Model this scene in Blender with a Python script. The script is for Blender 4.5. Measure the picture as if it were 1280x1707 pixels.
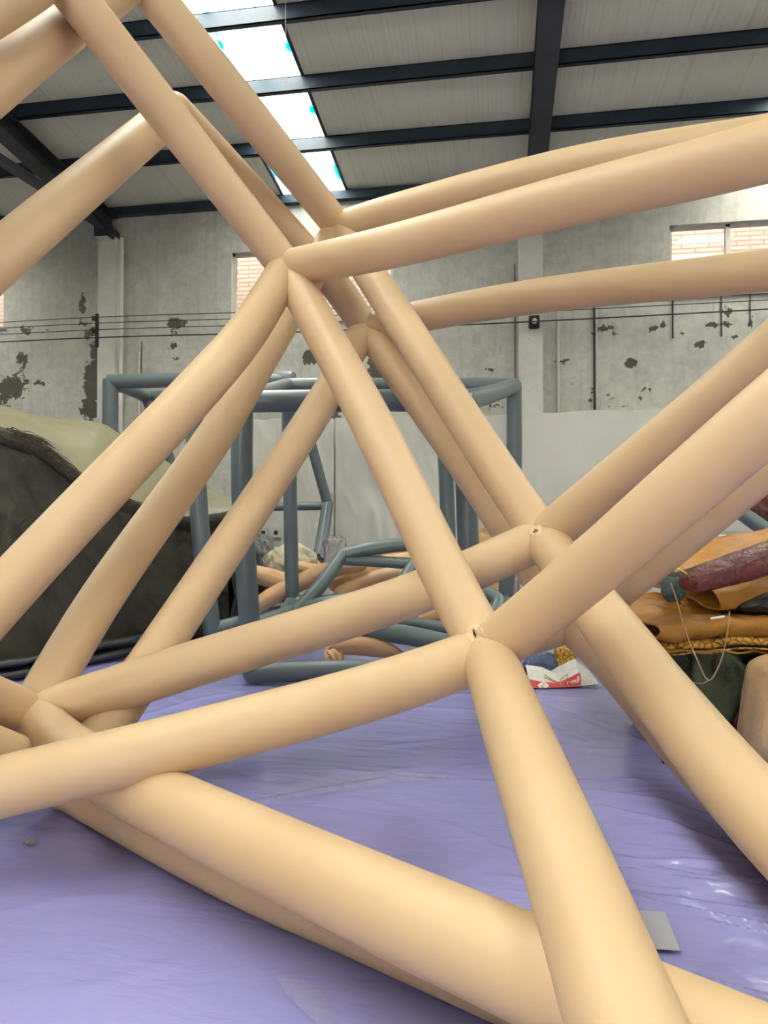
import bpy, bmesh, math, random
import numpy as np
from mathutils import Vector, Matrix, noise

# ------------------------------------------------------------------ clear, camera, sky, exposure
for o in list(bpy.data.objects):
    bpy.data.objects.remove(o)
S = bpy.context.scene
COL = S.collection
W, H, F = 1280.0, 1707.0, 1200.0
HC = 1.40                       # camera height
YAW = math.radians(9.1)         # camera looks this far left of the back wall's normal
PITCH = math.atan((875 - H / 2) / F)
cam_d = bpy.data.cameras.new('camera')
cam = bpy.data.objects.new('camera', cam_d)
COL.objects.link(cam)
cam.location = (0, 0, HC)
cam.rotation_euler = (math.pi / 2 + PITCH, 0, YAW)
cam_d.sensor_fit = 'VERTICAL'
cam_d.sensor_height = 24.0
cam_d.lens = 24.0 * F / H
cam_d.clip_start = 0.05
S.camera = cam

world = bpy.data.worlds.new('sky')
S.world = world
world.use_nodes = True
bg = world.node_tree.nodes['Background']
bg.inputs['Color'].default_value = (1.0, 0.975, 0.93, 1)
bg.inputs['Strength'].default_value = 25.0

S.view_settings.view_transform = 'Standard'
S.view_settings.look = 'None'
S.view_settings.gamma = 1.0
S.view_settings.use_curve_mapping = False
S.view_settings.exposure = -0.14

# ------------------------------------------------------------------ geometry helpers
MROT = cam.rotation_euler.to_matrix()
CAMP = Vector((0, 0, HC))
def P(u, v, d):
    """point at depth d (metres along the view axis) seen at photograph position u, v"""
    return CAMP + MROT @ Vector(((u - W / 2) / F * d, -(v - H / 2) / F * d, -d))
def C3(x, y, z):
    """camera-aligned ground coordinates -> building coordinates"""
    c, s = math.cos(YAW), math.sin(YAW)
    return Vector((c * x - s * y, s * x + c * y, z))
def onplane(u, v, axis, val):
    r = MROT @ Vector(((u - W / 2) / F, -(v - H / 2) / F, -1))
    t = (val - CAMP[axis]) / r[axis]
    return CAMP + r * t
def wallpt(u, v, off=0.0):
    return onplane(u, v, 1, WY - off)
def floorpt(u, v, z=0.0):
    return onplane(u, v, 2, z)

def fbm(p, o=4):
    return noise.fractal(p, 1.0, 2.0, o)
def ridged(p):
    return 1.0 - abs(noise.noise(p)) * 2.0

def obj(name, me, mat=None, parent=None, smooth=True, label=None, cat=None, group=None, kind=None):
    if isinstance(me, bmesh.types.BMesh):
        m = bpy.data.meshes.new(name)
        me.to_mesh(m); me.free(); me = m
    if mat is not None and not me.materials:
        me.materials.append(mat)
    if smooth:
        me.polygons.foreach_set('use_smooth', [True] * len(me.polygons))
    o = bpy.data.objects.new(name, me)
    COL.objects.link(o)
    if parent is not None:
        o.parent = parent
        o.matrix_parent_inverse = Matrix.Translation(-Vector(parent.location))
    return tag(o, label, cat, group, kind)
def tag(o, label=None, cat=None, group=None, kind=None):
    if label: o['label'] = label
    if cat: o['category'] = cat
    if group: o['group'] = group
    if kind: o['kind'] = kind
    return o
def empty(name, loc, label=None, cat=None, group=None, kind=None):
    o = bpy.data.objects.new(name, None)
    o.location = loc
    o.empty_display_size = 0.1
    COL.objects.link(o)
    return tag(o, label, cat, group, kind)

def box_bm(x0, y0, z0, x1, y1, z1, bm=None, bevel=0.0):
    own = bm is None
    if own: bm = bmesh.new()
    vs = [bm.verts.new(p) for p in ((x0,y0,z0),(x1,y0,z0),(x1,y1,z0),(x0,y1,z0),(x0,y0,z1),(x1,y0,z1),(x1,y1,z1),(x0,y1,z1))]
    fs = [bm.faces.new([vs[i] for i in q]) for q in ((0,3,2,1),(4,5,6,7),(0,1,5,4),(1,2,6,5),(2,3,7,6),(3,0,4,7))]
    if bevel > 0 and own:
        bmesh.ops.bevel(bm, geom=bm.edges[:], offset=bevel, segments=2, affect='EDGES')
    return bm

def catmull(pts, per=8):
    """pts: list of (Vector, radius) -> denser list"""
    n = len(pts)
    if n == 2:
        return [(pts[0][0].lerp(pts[1][0], i / 16), pts[0][1] + (pts[1][1] - pts[0][1]) * i / 16) for i in range(17)]
    out = []
    for i in range(n - 1):
        p1, r1 = pts[i]; p2, r2 = pts[i + 1]
        p0 = pts[i - 1][0] if i > 0 else p1 * 2 - p2
        p3 = pts[i + 2][0] if i + 2 < n else p2 * 2 - p1
        l0, l1, l2 = max((p1-p0).length,1e-4)**.5, max((p2-p1).length,1e-4)**.5, max((p3-p2).length,1e-4)**.5
        m1 = ((p1-p0)/l0 - (p2-p0)/(l0+l1) + (p2-p1)/l1) * l1
        m2 = ((p2-p1)/l1 - (p3-p1)/(l1+l2) + (p3-p2)/l2) * l1
        for k in range(per):
            t = k / per
            h00 = 2*t**3-3*t*t+1; h10 = t**3-2*t*t+t; h01 = -2*t**3+3*t*t; h11 = t**3-t*t
            out.append((p1*h00 + m1*h10 + p2*h01 + m2*h11, r1 + (r2-r1)*t))
    out.append(pts[-1])
    return out

def tube_mesh(pts, segs=28, caps=True, per=8, wrinkle=0.0, seed=0.0, flat=1.0, pucker=0.0):
    """smooth tube along points with hemispherical ends"""
    path = catmull(pts, per)
    n = len(path)
    ring = []
    up = None
    tang = []
    for i in range(n):
        a = path[max(i-1,0)][0]; b = path[min(i+1,n-1)][0]
        tang.append((b-a).normalized())
    rows = []
    t0 = tang[0]; r0 = path[0][1]
    if caps:
        for k in (85, 60, 35, 15):
            a = math.radians(k)
            rows.append((path[0][0] - t0*r0*math.sin(a), r0*math.cos(a), t0))
    for i in range(n):
        rows.append((path[i][0], path[i][1], tang[i]))
    t1 = tang[-1]; r1 = path[-1][1]
    if caps:
        for k in (15, 35, 60, 85):
            a = math.radians(k)
            rows.append((path[-1][0] + t1*r1*math.sin(a), r1*math.cos(a), t1))
    nrm = t0.orthogonal().normalized()
    if abs(t0.z) < .95:
        nrm = (Vector((0,0,1)) - t0*t0.z).normalized()
    verts = []; faces = []
    for (c, r, t) in rows:
        nrm = (nrm - t * nrm.dot(t)).normalized()
        bi = t.cross(nrm)
        for s in range(segs):
            a = 2*math.pi*s/segs
            d = nrm*math.cos(a)*flat + bi*math.sin(a)
            rr = r
            if wrinkle:
                q = c*3.0 + d*1.5 + Vector((seed, seed*1.7, 0))
                rr = r*(1 + wrinkle*(noise.noise(q) + .6*ridged(q*2.3) - .4))
            if pucker:
                e = min((c-path[0][0]).length, (c-path[-1][0]).length)
                k = max(0.0, 1 - e/(r*3))
                rr *= 1 + pucker*k*math.sin(a*9+seed)
            verts.append(c + d*rr)
    m = len(rows)
    for i in range(m-1):
        for s in range(segs):
            s2 = (s+1) % segs
            faces.append((i*segs+s, i*segs+s2, (i+1)*segs+s2, (i+1)*segs+s))
    faces.append(tuple(range(segs-1, -1, -1)))
    faces.append(tuple((m-1)*segs + s for s in range(segs)))
    me = bpy.data.meshes.new('tube')
    me.from_pydata(verts, [], faces)
    return me

def grid_mesh(nu, nv, fn):
    verts = [fn(i/(nu-1), j/(nv-1)) for j in range(nv) for i in range(nu)]
    faces = [(j*nu+i, j*nu+i+1, (j+1)*nu+i+1, (j+1)*nu+i) for j in range(nv-1) for i in range(nu-1)]
    me = bpy.data.meshes.new('grid')
    me.from_pydata(verts, [], faces)
    return me

def lump(name, c, size, rz=0.0, mat=None, amp=.12, freq=3.0, seed=0.0, power=2.6, sub=48, parent=None, tilt=(0,0), folds=1.0, stretch=(1,1,1), zmin=None, **kw):
    """soft cloth or sack body: superellipsoid pushed about by folded noise"""
    R = Matrix.Rotation(rz, 3, 'Z') @ Matrix.Rotation(tilt[0], 3, 'X') @ Matrix.Rotation(tilt[1], 3, 'Y')
    e = 2.0/power
    def sg(x, p): return math.copysign(abs(x)**p, x)
    nu, nv = sub*2, sub
    verts = []; faces = []
    for j in range(nv+1):
        ph = -math.pi/2 + math.pi*j/nv
        for i in range(nu):
            th = 2*math.pi*i/nu
            d = Vector((sg(math.cos(ph),e)*sg(math.cos(th),e), sg(math.cos(ph),e)*sg(math.sin(th),e), sg(math.sin(ph),e)))
            p = Vector((d.x*size[0]/2, d.y*size[1]/2, d.z*size[2]/2))
            q = Vector((p.x*freq*stretch[0]+seed, p.y*freq*stretch[1]-seed, p.z*freq*stretch[2]+seed*.5))
            w = Vector((noise.noise(q*.6+Vector((5,0,0))), noise.noise(q*.6+Vector((0,7,0))), noise.noise(q*.6+Vector((0,0,9)))))*1.2
            f = .7*noise.noise(q) + folds*.5*(ridged(q*1.3+w)-.5) + folds*.25*(ridged(q*3.1+w*1.5)-.5)
            dn = d.normalized() if d.length > 1e-6 else Vector((0,0,1))
            p = p + dn*f*amp
            p = Vector(c) + R @ p
            if zmin is not None and p.z < zmin: p.z = zmin + (p.z-zmin)*.02
            verts.append(p)
    for j in range(nv):
        for i in range(nu):
            i2 = (i+1) % nu
            faces.append((j*nu+i, j*nu+i2, (j+1)*nu+i2, (j+1)*nu+i))
    me = bpy.data.meshes.new(name)
    me.from_pydata(verts, [], faces)
    bm = bmesh.new(); bm.from_mesh(me); bmesh.ops.remove_doubles(bm, verts=bm.verts, dist=1e-5); bm.to_mesh(me); bm.free()
    return obj(name, me, mat, parent, True, **kw)

# ------------------------------------------------------------------ materials
def srgb(r, g, b):
    f = lambda c: ((c/255)/12.92 if c/255 <= .04045 else (((c/255)+.055)/1.055)**2.4)
    return (f(r), f(g), f(b), 1)
class N:
    """small node-tree writer"""
    def __init__(s, name):
        s.m = bpy.data.materials.new(name); s.m.use_nodes = True
        s.t = s.m.node_tree; s.t.nodes.clear()
        s.out = s.t.nodes.new('ShaderNodeOutputMaterial')
    def n(s, typ, **kw):
        x = s.t.nodes.new(typ)
        for k, v in kw.items():
            if k.startswith('_'): setattr(x, k[1:], v)
        for k, v in kw.items():
            if k.startswith('_'): continue
            key = int(k[1:]) if k[0] == 'i' and k[1:].isdigit() else k.replace('__', ' ')
            s.set(x, key, v)
        return x
    def set(s, x, key, v):
        inp = x.inputs[key]
        if hasattr(v, 'is_output') or isinstance(v, bpy.types.NodeSocket): s.t.links.new(v, inp)
        elif isinstance(v, bpy.types.Node): s.t.links.new(v.outputs[0], inp)
        else: inp.default_value = v
    def coord(s, which='Object', scale=(1,1,1)):
        tc = s.n('ShaderNodeTexCoord')
        mp = s.n('ShaderNodeMapping')
        s.t.links.new(tc.outputs[which], mp.inputs['Vector'])
        mp.inputs['Scale'].default_value = scale
        return mp
    def noise(s, vec, scale, detail=4, rough=.55, dist=0.0):
        return s.n('ShaderNodeTexNoise', Vector=vec, Scale=scale, Detail=detail, Roughness=rough, Distortion=dist)
    def ramp(s, fac, stops):
        r = s.n('ShaderNodeValToRGB', Fac=fac)
        el = r.color_ramp.elements
        el[0].position, el[0].color = stops[0][0], stops[0][1]
        el[1].position, el[1].color = stops[-1][0], stops[-1][1]
        for p, c in stops[1:-1]:
            e = el.new(p); e.color = c
        return r
    def mix(s, fac, a, b, blend='MIX'):
        x = s.n('ShaderNodeMix', _data_type='RGBA', _blend_type=blend)
        s.set(x, 0, fac); s.set(x, 6, a); s.set(x, 7, b)
        return x.outputs[2]
    def math(s, op, a, b=0.0, clamp=False):
        x = s.n('ShaderNodeMath', _operation=op, _use_clamp=clamp)
        s.set(x, 0, a); s.set(x, 1, b)
        return x
    def bump(s, h, strength=.3, dist=.01):
        return s.n('ShaderNodeBump', Strength=strength, Distance=dist, Height=h)
    def bsdf(s, color, rough=.5, normal=None, **kw):
        b = s.n('ShaderNodeBsdfPrincipled', Roughness=rough)
        s.set(b, 'Base Color', color)
        if normal is not None: s.set(b, 'Normal', normal)
        for k, v in kw.items(): s.set(b, k.replace('__', ' '), v)
        s.t.links.new(b.outputs[0], s.out.inputs['Surface'])
        return b
def g(v): return (v, v, v, 1)

def m_vinyl(name, c1, c2, rough=.42, fine=.06, sheen=0.0):
    k = N(name); co = k.coord()
    a = k.noise(co, 1.3, 3)
    col = k.mix(k.ramp(a, [(.3, g(0)), (.7, g(1))]), c1, c2)
    f = k.noise(co, 260, 2)
    l = k.noise(co, 9, 4)
    h = k.math('ADD', k.math('MULTIPLY', f, .12), l)
    k.bsdf(col, rough, k.bump(h, fine, .01))
    return k.m
M_TAN = m_vinyl('tan_vinyl', srgb(197, 170, 131), srgb(190, 161, 121), .52, .05)
M_TAN2 = m_vinyl('tan_vinyl_slack', srgb(206, 168, 122), srgb(188, 146, 98), .42, .5)
M_SEAM = m_vinyl('tan_patch', srgb(212, 182, 142), srgb(202, 170, 128), .26, .9)
M_GREY = m_vinyl('blue_grey_vinyl', srgb(96, 106, 104), srgb(88, 98, 98), .36, .06)
M_GREY2 = m_vinyl('blue_grey_vinyl_slack', srgb(106, 118, 114), srgb(90, 102, 100), .34, .3)

def m_cloth(name, c1, c2, rough=.75, scale=3.0, bump=.5, spec=.3, dist=.03, fine=40):
    k = N(name); co = k.coord()
    a = k.noise(co, scale, 5, .6, .6)
    col = k.mix(k.ramp(a, [(.3, g(0)), (.7, g(1))]), c1, c2)
    n2 = k.noise(co, fine, 3)
    n1 = k.noise(co, scale*3, 5, .6, 1.2)
    h = k.math('ADD', n1, k.math('MULTIPLY', n2, .15))
    b = k.bsdf(col, rough, k.bump(h, bump, dist))
    b.inputs['Specular IOR Level'].default_value = spec
    return k.m
M_OLIVE = m_cloth('olive_tarp', srgb(60, 56, 43), srgb(42, 40, 31), .6, 2.0, .6, .4)
M_KHAKI = m_cloth('khaki_sheet', srgb(136, 130, 100), srgb(124, 118, 90), .42, 1.2, .25, .5)
M_BLACK = m_cloth('black_sheet', srgb(34, 33, 34), srgb(22, 22, 24), .4, 3.0, .4, .5)
M_STRAW = m_cloth('straw_bundle', srgb(110, 98, 70), srgb(44, 38, 28), .8, 14.0, 1.0, .3, .05)
M_OCHRE = m_cloth('ochre_canvas', srgb(166, 116, 40), srgb(134, 88, 28), .5, 2.4, .5, .45)
M_GREEN = m_cloth('dark_green_cloth', srgb(74, 80, 60), srgb(48, 54, 42), .65, 3.0, .7, .35)
M_BROWN = m_cloth('brown_glossy_vinyl', srgb(112, 56, 40), srgb(84, 38, 28), .22, 3.0, .9, .6, .04, 60)
M_BEIGE = m_cloth('beige_vinyl', srgb(200, 172, 134), srgb(182, 152, 112), .4, 2.0, .5, .5)
M_SACK = m_cloth('pale_woven_sack', srgb(206, 196, 170), srgb(180, 168, 140), .7, 5.0, .6, .3)
M_WSACK = m_cloth('white_woven_sack', srgb(226, 224, 212), srgb(198, 196, 184), .45, 6.0, .6, .5)
M_RED = m_cloth('red_print', srgb(206, 44, 52), srgb(186, 34, 44), .4, 8.0, .3, .5)
M_WHITE = m_cloth('white_print', srgb(236, 226, 214), srgb(226, 214, 200), .4, 8.0, .1, .4)
M_DKPRINT = m_cloth('dark_print', srgb(60, 60, 50), srgb(40, 44, 40), .5, 8.0, .1, .4)
M_NAVYCLOTH = m_cloth('slate_blue_cloth', srgb(84, 96, 124), srgb(60, 70, 96), .6, 6.0, .5)
M_TEAL = m_cloth('dark_teal_cloth', srgb(76, 92, 86), srgb(52, 66, 62), .6, 6.0, .5)
M_ROPE = m_cloth('pale_cord', srgb(206, 176, 132), srgb(180, 150, 108), .8, 30, .6)
M_YELLOW = m_cloth('yellow_tag', srgb(232, 206, 50), srgb(220, 190, 40), .4, 6, .2)
M_DARK = m_cloth('dark_steel', srgb(46, 50, 54), srgb(34, 38, 42), .5, 5.0, .15, .5)
M_PURLIN = m_cloth('navy_painted_steel', srgb(28, 46, 58), srgb(20, 32, 42), .45, 3.0, .1, .5)
M_HOLE = m_cloth('dark_valve_hole', srgb(40, 26, 16), srgb(20, 12, 8), .7, 20, .3)
M_FRAMEW = m_cloth('cream_window_paint', srgb(206, 200, 184), srgb(186, 180, 164), .5, 4, .2)
M_CERAMIC = m_cloth('white_ceramic', srgb(214, 208, 198), srgb(196, 190, 180), .3, 8, .1)
M_SOCKET = m_cloth('cream_plastic', srgb(196, 192, 178), srgb(188, 184, 170), .4, 8, .05)
M_PAPER = m_cloth('grey_paper_patch', srgb(166, 166, 172), srgb(156, 157, 164), .5, 3, .15)
M_CABLE = m_cloth('black_cable', srgb(54, 52, 50), srgb(40, 38, 36), .6, 8, .1)

def m_pattern():
    k = N('patterned_yellow_cloth'); co = k.coord()
    v = k.n('ShaderNodeTexVoronoi', Vector=co, Scale=22.0, _feature='DISTANCE_TO_EDGE')
    v2 = k.noise(co, 30, 3, .6, 2.0)
    f = k.math('ADD', v, k.math('MULTIPLY', v2, .25))
    col = k.ramp(f, [(.14, srgb(60, 36, 18)), (.2, srgb(176, 128, 40)), (.5, srgb(206, 160, 60))])
    k.bsdf(col, .6, k.bump(v2, .3, .01))
    return k.m
M_PATTERN = m_pattern()

def m_plaster():
    """whitewashed brick wall; 'peel' holds where the coat has come off"""
    k = N('whitewashed_plaster'); co = k.coord()
    big = k.noise(co, .8, 5, .6)
    mid = k.noise(co, 5, 6, .65, .8)
    st = k.coord('Object', (9, 9, .7))
    streak = k.noise(st, 1.0, 5, .6)
    base = k.mix(k.ramp(big, [(.3, g(0)), (.7, g(1))]), srgb(176, 174, 158), srgb(202, 199, 182))
    base = k.mix(k.math('MULTIPLY', k.ramp(mid, [(.35, g(1)), (.6, g(0))]).outputs[0], .28), base, srgb(120, 118, 108))
    base = k.mix(k.math('MULTIPLY', k.ramp(streak, [(.5, g(0)), (.75, g(1))]).outputs[0], .3), base, srgb(126, 124, 114))
    at = k.n('ShaderNodeAttribute', _attribute_name='peel')
    n1 = k.noise(co, 7, 8, .68, .4)
    e = k.math('ADD', at.outputs['Fac'], k.math('MULTIPLY', k.math('SUBTRACT', n1, .5), 2.6))
    sharp = k.ramp(e, [(.70, g(0)), (.74, g(1))])
    br = k.n('ShaderNodeTexBrick', Vector=co, Scale=1.0)
    brick = k.mix(k.noise(co, 12, 4), srgb(92, 86, 70), srgb(66, 62, 52))
    col = k.mix(sharp.outputs[0], base, brick)
    at2 = k.n('ShaderNodeAttribute', _attribute_name='tone_dark')
    col = k.mix(k.math('MULTIPLY', at2.outputs['Fac'], .6), col, srgb(96, 96, 90))
    h = k.math('SUBTRACT', k.math('MULTIPLY', mid, .5), sharp.outputs[0])
    k.bsdf(col, .85, k.bump(h, .5, .015))
    return k.m
M_PLASTER = m_plaster()
def m_pillar():
    k = N('pillar_plaster'); co = k.coord()
    big = k.noise(co, 1.5, 6, .65, .4)
    base = k.mix(k.ramp(big, [(.3, g(0)), (.7, g(1))]), srgb(184, 182, 168), srgb(208, 205, 190))
    n = k.noise(co, 14, 6, .7)
    base = k.mix(k.ramp(n, [(.66, g(0)), (.7, g(1))]), base, srgb(110, 104, 92))
    k.bsdf(base, .85, k.bump(n, .3, .01))
    return k.m
M_PILLAR = m_pillar()

def m_sheeting():
    k = N('hanging_plastic_sheeting'); co = k.coord()
    n = k.noise(co, 2.2, 5, .6, 1.4)
    st = k.noise(k.coord('Object', (7, 7, .8)), 1.0, 4, .6, .8)
    p = k.n('ShaderNodeBsdfPrincipled', Roughness=.35)
    p.inputs['Base Color'].default_value = srgb(208, 205, 188)
    k.set(p, 'Normal', k.bump(k.math('ADD', n, st), .35, .03))
    t = k.n('ShaderNodeBsdfTransparent')
    mx = k.n('ShaderNodeMixShader')
    mx.inputs[0].default_value = .12
    k.t.links.new(p.outputs[0], mx.inputs[1]); k.t.links.new(t.outputs[0], mx.inputs[2])
    k.t.links.new(mx.outputs[0], k.out.inputs['Surface'])
    return k.m
M_SHEETING = m_sheeting()
def m_clear(name, tint, fac, rough, bump, scale):
    k = N(name); co = k.coord()
    n = k.noise(k.coord('Object', (1.0, 1.0, 1)), scale, 5, .6, 1.8)
    nb = k.bump(n, bump, .02)
    gl = k.n('ShaderNodeBsdfGlossy', Roughness=rough, Normal=nb)
    gl.inputs['Color'].default_value = (.95, .92, .95, 1)
    t = k.n('ShaderNodeBsdfTransparent'); t.inputs['Color'].default_value = tint
    lw = k.n('ShaderNodeFresnel', IOR=1.45, Normal=nb)
    f = k.math('ADD', lw, fac, True)
    mx = k.n('ShaderNodeMixShader')
    k.set(mx, 0, f)
    k.t.links.new(t.outputs[0], mx.inputs[1]); k.t.links.new(gl.outputs[0], mx.inputs[2])
    k.t.links.new(mx.outputs[0], k.out.inputs['Surface'])
    return k.m
def m_film():
    k = N('clear_crinkled_film'); co = k.coord()
    n = k.noise(co, 7, 5, .6, 1.8)
    p = k.n('ShaderNodeBsdfPrincipled', Roughness=.18, Normal=k.bump(n, .4, .02))
    p.inputs['Base Color'].default_value = (.62, .6, .68, 1)
    p.inputs['Specular IOR Level'].default_value = .9
    t = k.n('ShaderNodeBsdfTransparent')
    mx = k.n('ShaderNodeMixShader'); mx.inputs[0].default_value = .82
    k.t.links.new(p.outputs[0], mx.inputs[1]); k.t.links.new(t.outputs[0], mx.inputs[2])
    k.t.links.new(mx.outputs[0], k.out.inputs['Surface'])
    return k.m
M_CLEAR = m_film()
M_BAGCLEAR = m_clear('clear_plastic_wrap', (.86, .85, .82, 1), .22, .2, 1.0, 16)
M_GLASS = m_clear('window_glass', (.95, .96, .95, 1), .0, .02, .0, 1)

def m_purple():
    k = N('lilac_vinyl_sheet'); co = k.coord()
    a = k.noise(co, .7, 4)
    col = k.mix(a, srgb(137, 134, 184), srgb(151, 147, 197))
    l = k.noise(k.coord('Object', (1.0, 2.6, 1)), 1.6, 5, .55, 1.5)
    f = k.noise(co, 9, 4, .6, 1.0)
    h = k.math('ADD', l, k.math('MULTIPLY', f, .12))
    b = k.bsdf(col, .19, k.bump(h, .35, .03))
    b.inputs['Specular IOR Level'].default_value = .5
    return k.m
M_PURPLE = m_purple()
def m_concrete():
    k = N('concrete_floor'); co = k.coord()
    n = k.noise(co, 2, 6, .65)
    k.bsdf(k.mix(n, srgb(88, 84, 78), srgb(68, 65, 60)), .8, k.bump(n, .3, .01))
    return k.m
M_CONCRETE = m_concrete()
def m_panel():
    k = N('roof_sandwich_panel'); co = k.coord()
    n = k.noise(k.coord('Object', (1.2, .3, 1)), 1.5, 5, .6)
    st = k.noise(k.coord('Object', (30, .4, 1)), 1.0, 3, .6)
    col = k.mix(n, srgb(204, 206, 178), srgb(220, 220, 194))
    col = k.mix(k.math('MULTIPLY', k.ramp(st, [(.52, g(0)), (.72, g(1))]).outputs[0], .25), col, srgb(150, 140, 116))
    w = k.n('ShaderNodeTexWave', Vector=co, Scale=5.0, _bands_direction='X', _wave_profile='SIN')
    k.bsdf(col, .5, k.bump(w, .12, .01))
    return k.m
M_PANEL = m_panel()
def m_skylight():
    k = N('translucent_roof_sheet'); co = k.coord()
    at = k.n('ShaderNodeAttribute', _attribute_name='stain')
    st = k.noise(k.coord('Object', (14, .5, 1)), 1.0, 4, .6)
    base = k.mix(k.ramp(st, [(.45, g(0)), (.75, g(1))]), (.92, .95, .93, 1), (.72, .82, .8, 1))
    col = k.mix(at.outputs['Fac'], base, (.0, .16, .26, 1))
    t = k.n('ShaderNodeBsdfTransparent'); k.set(t, 'Color', col)
    d = k.n('ShaderNodeBsdfTranslucent'); k.set(d, 'Color', col)
    mx = k.n('ShaderNodeMixShader'); mx.inputs[0].default_value = .5
    k.t.links.new(t.outputs[0], mx.inputs[1]); k.t.links.new(d.outputs[0], mx.inputs[2])
    k.t.links.new(mx.outputs[0], k.out.inputs['Surface'])
    return k.m
M_SKYLIGHT = m_skylight()
def m_outbrick():
    k = N('peach_brick'); tc = k.coord('Object', (1, 1, 1))
    sep = k.n('ShaderNodeSeparateXYZ', Vector=tc)
    cb = k.n('ShaderNodeCombineXYZ'); k.set(cb, 0, sep.outputs[0]); k.set(cb, 1, sep.outputs[2])
    b = k.n('ShaderNodeTexBrick', Vector=cb, Scale=1.0)
    b.inputs['Color1'].default_value = (.14, .095, .072, 1); b.inputs['Color2'].default_value = (.155, .108, .083, 1)
    b.inputs['Mortar'].default_value = (.085, .05, .036, 1)
    b.inputs['Brick Width'].default_value = .5; b.inputs['Row Height'].default_value = .09; b.inputs['Mortar Size'].default_value = .012
    k.bsdf(b.outputs[0], .9)
    return k.m
M_OUTBRICK = m_outbrick()

# ------------------------------------------------------------------ the setting
WY = 12.0                      # back wall plane
XL, XR, YB = -14.0, 14.0, -9.0
ZE = 7.10                      # underside of the roof at the back wall
SL = 0.086                     # roof slope, rising away from the back wall
def roofz(y): return ZE + SL*(WY - y)

floor = obj('floor', box_bm(XL, YB, -.25, XR, WY+.3, -.02), M_CONCRETE, kind='structure', smooth=False)

# windows in the back wall: (u0, v0, u1, v1) at their openings
def win_rect(u0, v0, u1, v1):
    a = wallpt(u0, v0); b = wallpt(u1, v1)
    return [a.x, b.z, b.x, a.z]      # x0, z0, x1, z1
w_mid = win_rect(386, 421, 655, 528)
w_right = win_rect(1116, 372, 1420, 489)
hh = w_mid[3]-w_mid[1]
w_right[1], w_right[3] = wallpt(1200, 489).z, wallpt(1160, 373).z
w_left = [wallpt(6, 500).x-2.6, wallpt(5, 546).z, wallpt(6, 500).x, wallpt(5, 546).z+hh]
wins = [w_left, w_mid, w_right]
xs = set(np.round(np.arange(XL, XR+.01, .07), 3)); zs = set(np.round(np.arange(-.2, 7.3, .07), 3))
for w in wins:
    for a in (w[0], w[2]):
        xs = {x for x in xs if abs(x-a) > .03}; xs.add(a)
    for a in (w[1], w[3]):
        zs = {z for z in zs if abs(z-a) > .03}; zs.add(a)
xs = sorted(xs); zs = sorted(zs)
# patches where the whitewash has come away: (u, v, ru, rv, strength)
PEEL = [(20, 645, 26, 22, 1.1), (38, 600, 10, 26, .8), (5, 660, 20, 30, .8), (65, 637, 22, 8, .8), (42, 550, 14, 8, .9), (75, 553, 9, 6, .75), (50, 543, 20, 6, .5), (88, 656, 8, 5, .6),
        (150, 555, 12, 12, .95), (158, 585, 8, 30, .95), (154, 640, 14, 40, 1.25), (150, 680, 14, 26, 1.2), (138, 510, 7, 30, .75), (140, 540, 10, 8, .7), (160, 620, 10, 60, 1.0),
        (293, 539, 17, 8, 1.1), (290, 556, 5, 5, .9), (288, 578, 6, 8, .85), (276, 519, 5, 4, .7), (300, 600, 20, 25, .45),
        (516, 596, 10, 15, 1.3), (632, 612, 24, 20, 1.2), (760, 578, 12, 5, .6), (820, 615, 16, 14, .5), (822, 680, 14, 9, .7), (560, 694, 20, 8, .8),
        (1052, 605, 10, 7, 1.1), (1092, 548, 18, 5, .85), (1012, 548, 20, 7, .8), (1028, 557, 10, 4, .75), (990, 545, 6, 16, .9), (940, 604, 12, 5, .95), (1168, 573, 8, 8, .95), (1183, 543, 12, 5, 1.0), (1205, 543, 16, 4, .9),
        (1213, 520, 8, 16, .8), (1218, 560, 14, 6, .6), (1018, 660, 10, 4, .85), (1015, 676, 5, 4, .8), (1040, 677, 5, 4, .8), (1078, 650, 10, 6, .75), (1068, 662, 5, 8, .6), (1130, 556, 12, 5, .6), (1250, 535, 6, 20, .7), (1107, 535, 5, 4, .8),
        (955, 628, 14, 16, .4), (950, 665, 14, 14, .4), (985, 660, 6, 30, .6), (1080, 430, 40, 6, .25), (1010, 640, 60, 50, .22), (1180, 640, 60, 60, .2), (740, 520, 8, 4, .4)]
pk = []
for (u, v, ru, rv, s) in PEEL:
    c = wallpt(u, v); e = wallpt(u+ru, v-rv)
    pk.append((c.x, c.z, abs(e.x-c.x)+.03, abs(e.z-c.z)+.02, s))
verts = []; vi = {}; faces = []
for j, z in enumerate(zs):
    for i, x in enumerate(xs):
        vi[i, j] = len(verts); verts.append((x, WY, z))
for j in range(len(zs)-1):
    for i in range(len(xs)-1):
        cx, cz = (xs[i]+xs[i+1])/2, (zs[j]+zs[j+1])/2
        if any(w[0] < cx < w[2] and w[1] < cz < w[3] for w in wins): continue
        faces.append((vi[i, j], vi[i+1, j], vi[i+1, j+1], vi[i, j+1]))
me = bpy.data.meshes.new('wall_back'); me.from_pydata(verts, [], faces)
A = np.array(verts); peel = np.zeros(len(A))
for (cx, cz, rx, rz, s) in pk:
    d = ((A[:, 0]-cx)/rx)**2 + ((A[:, 2]-cz)/rz)**2
    peel = np.maximum(peel, s*np.exp(-d*.9))
me.attributes.new('peel', 'FLOAT', 'POINT').data.foreach_set('value', (peel*1.2).astype(np.float32))
xp = wallpt(168, 500).x
tone_dark = np.clip((A[:, 2]-5.3)/2.0, 0, 1)*.25 + .45*np.exp(-((A[:, 0]-(xp-.7))/1.0)**2)*np.clip((A[:, 2]-3.2)/1.5, 0, 1)  # wall darker towards its top and left of the left pillar
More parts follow.
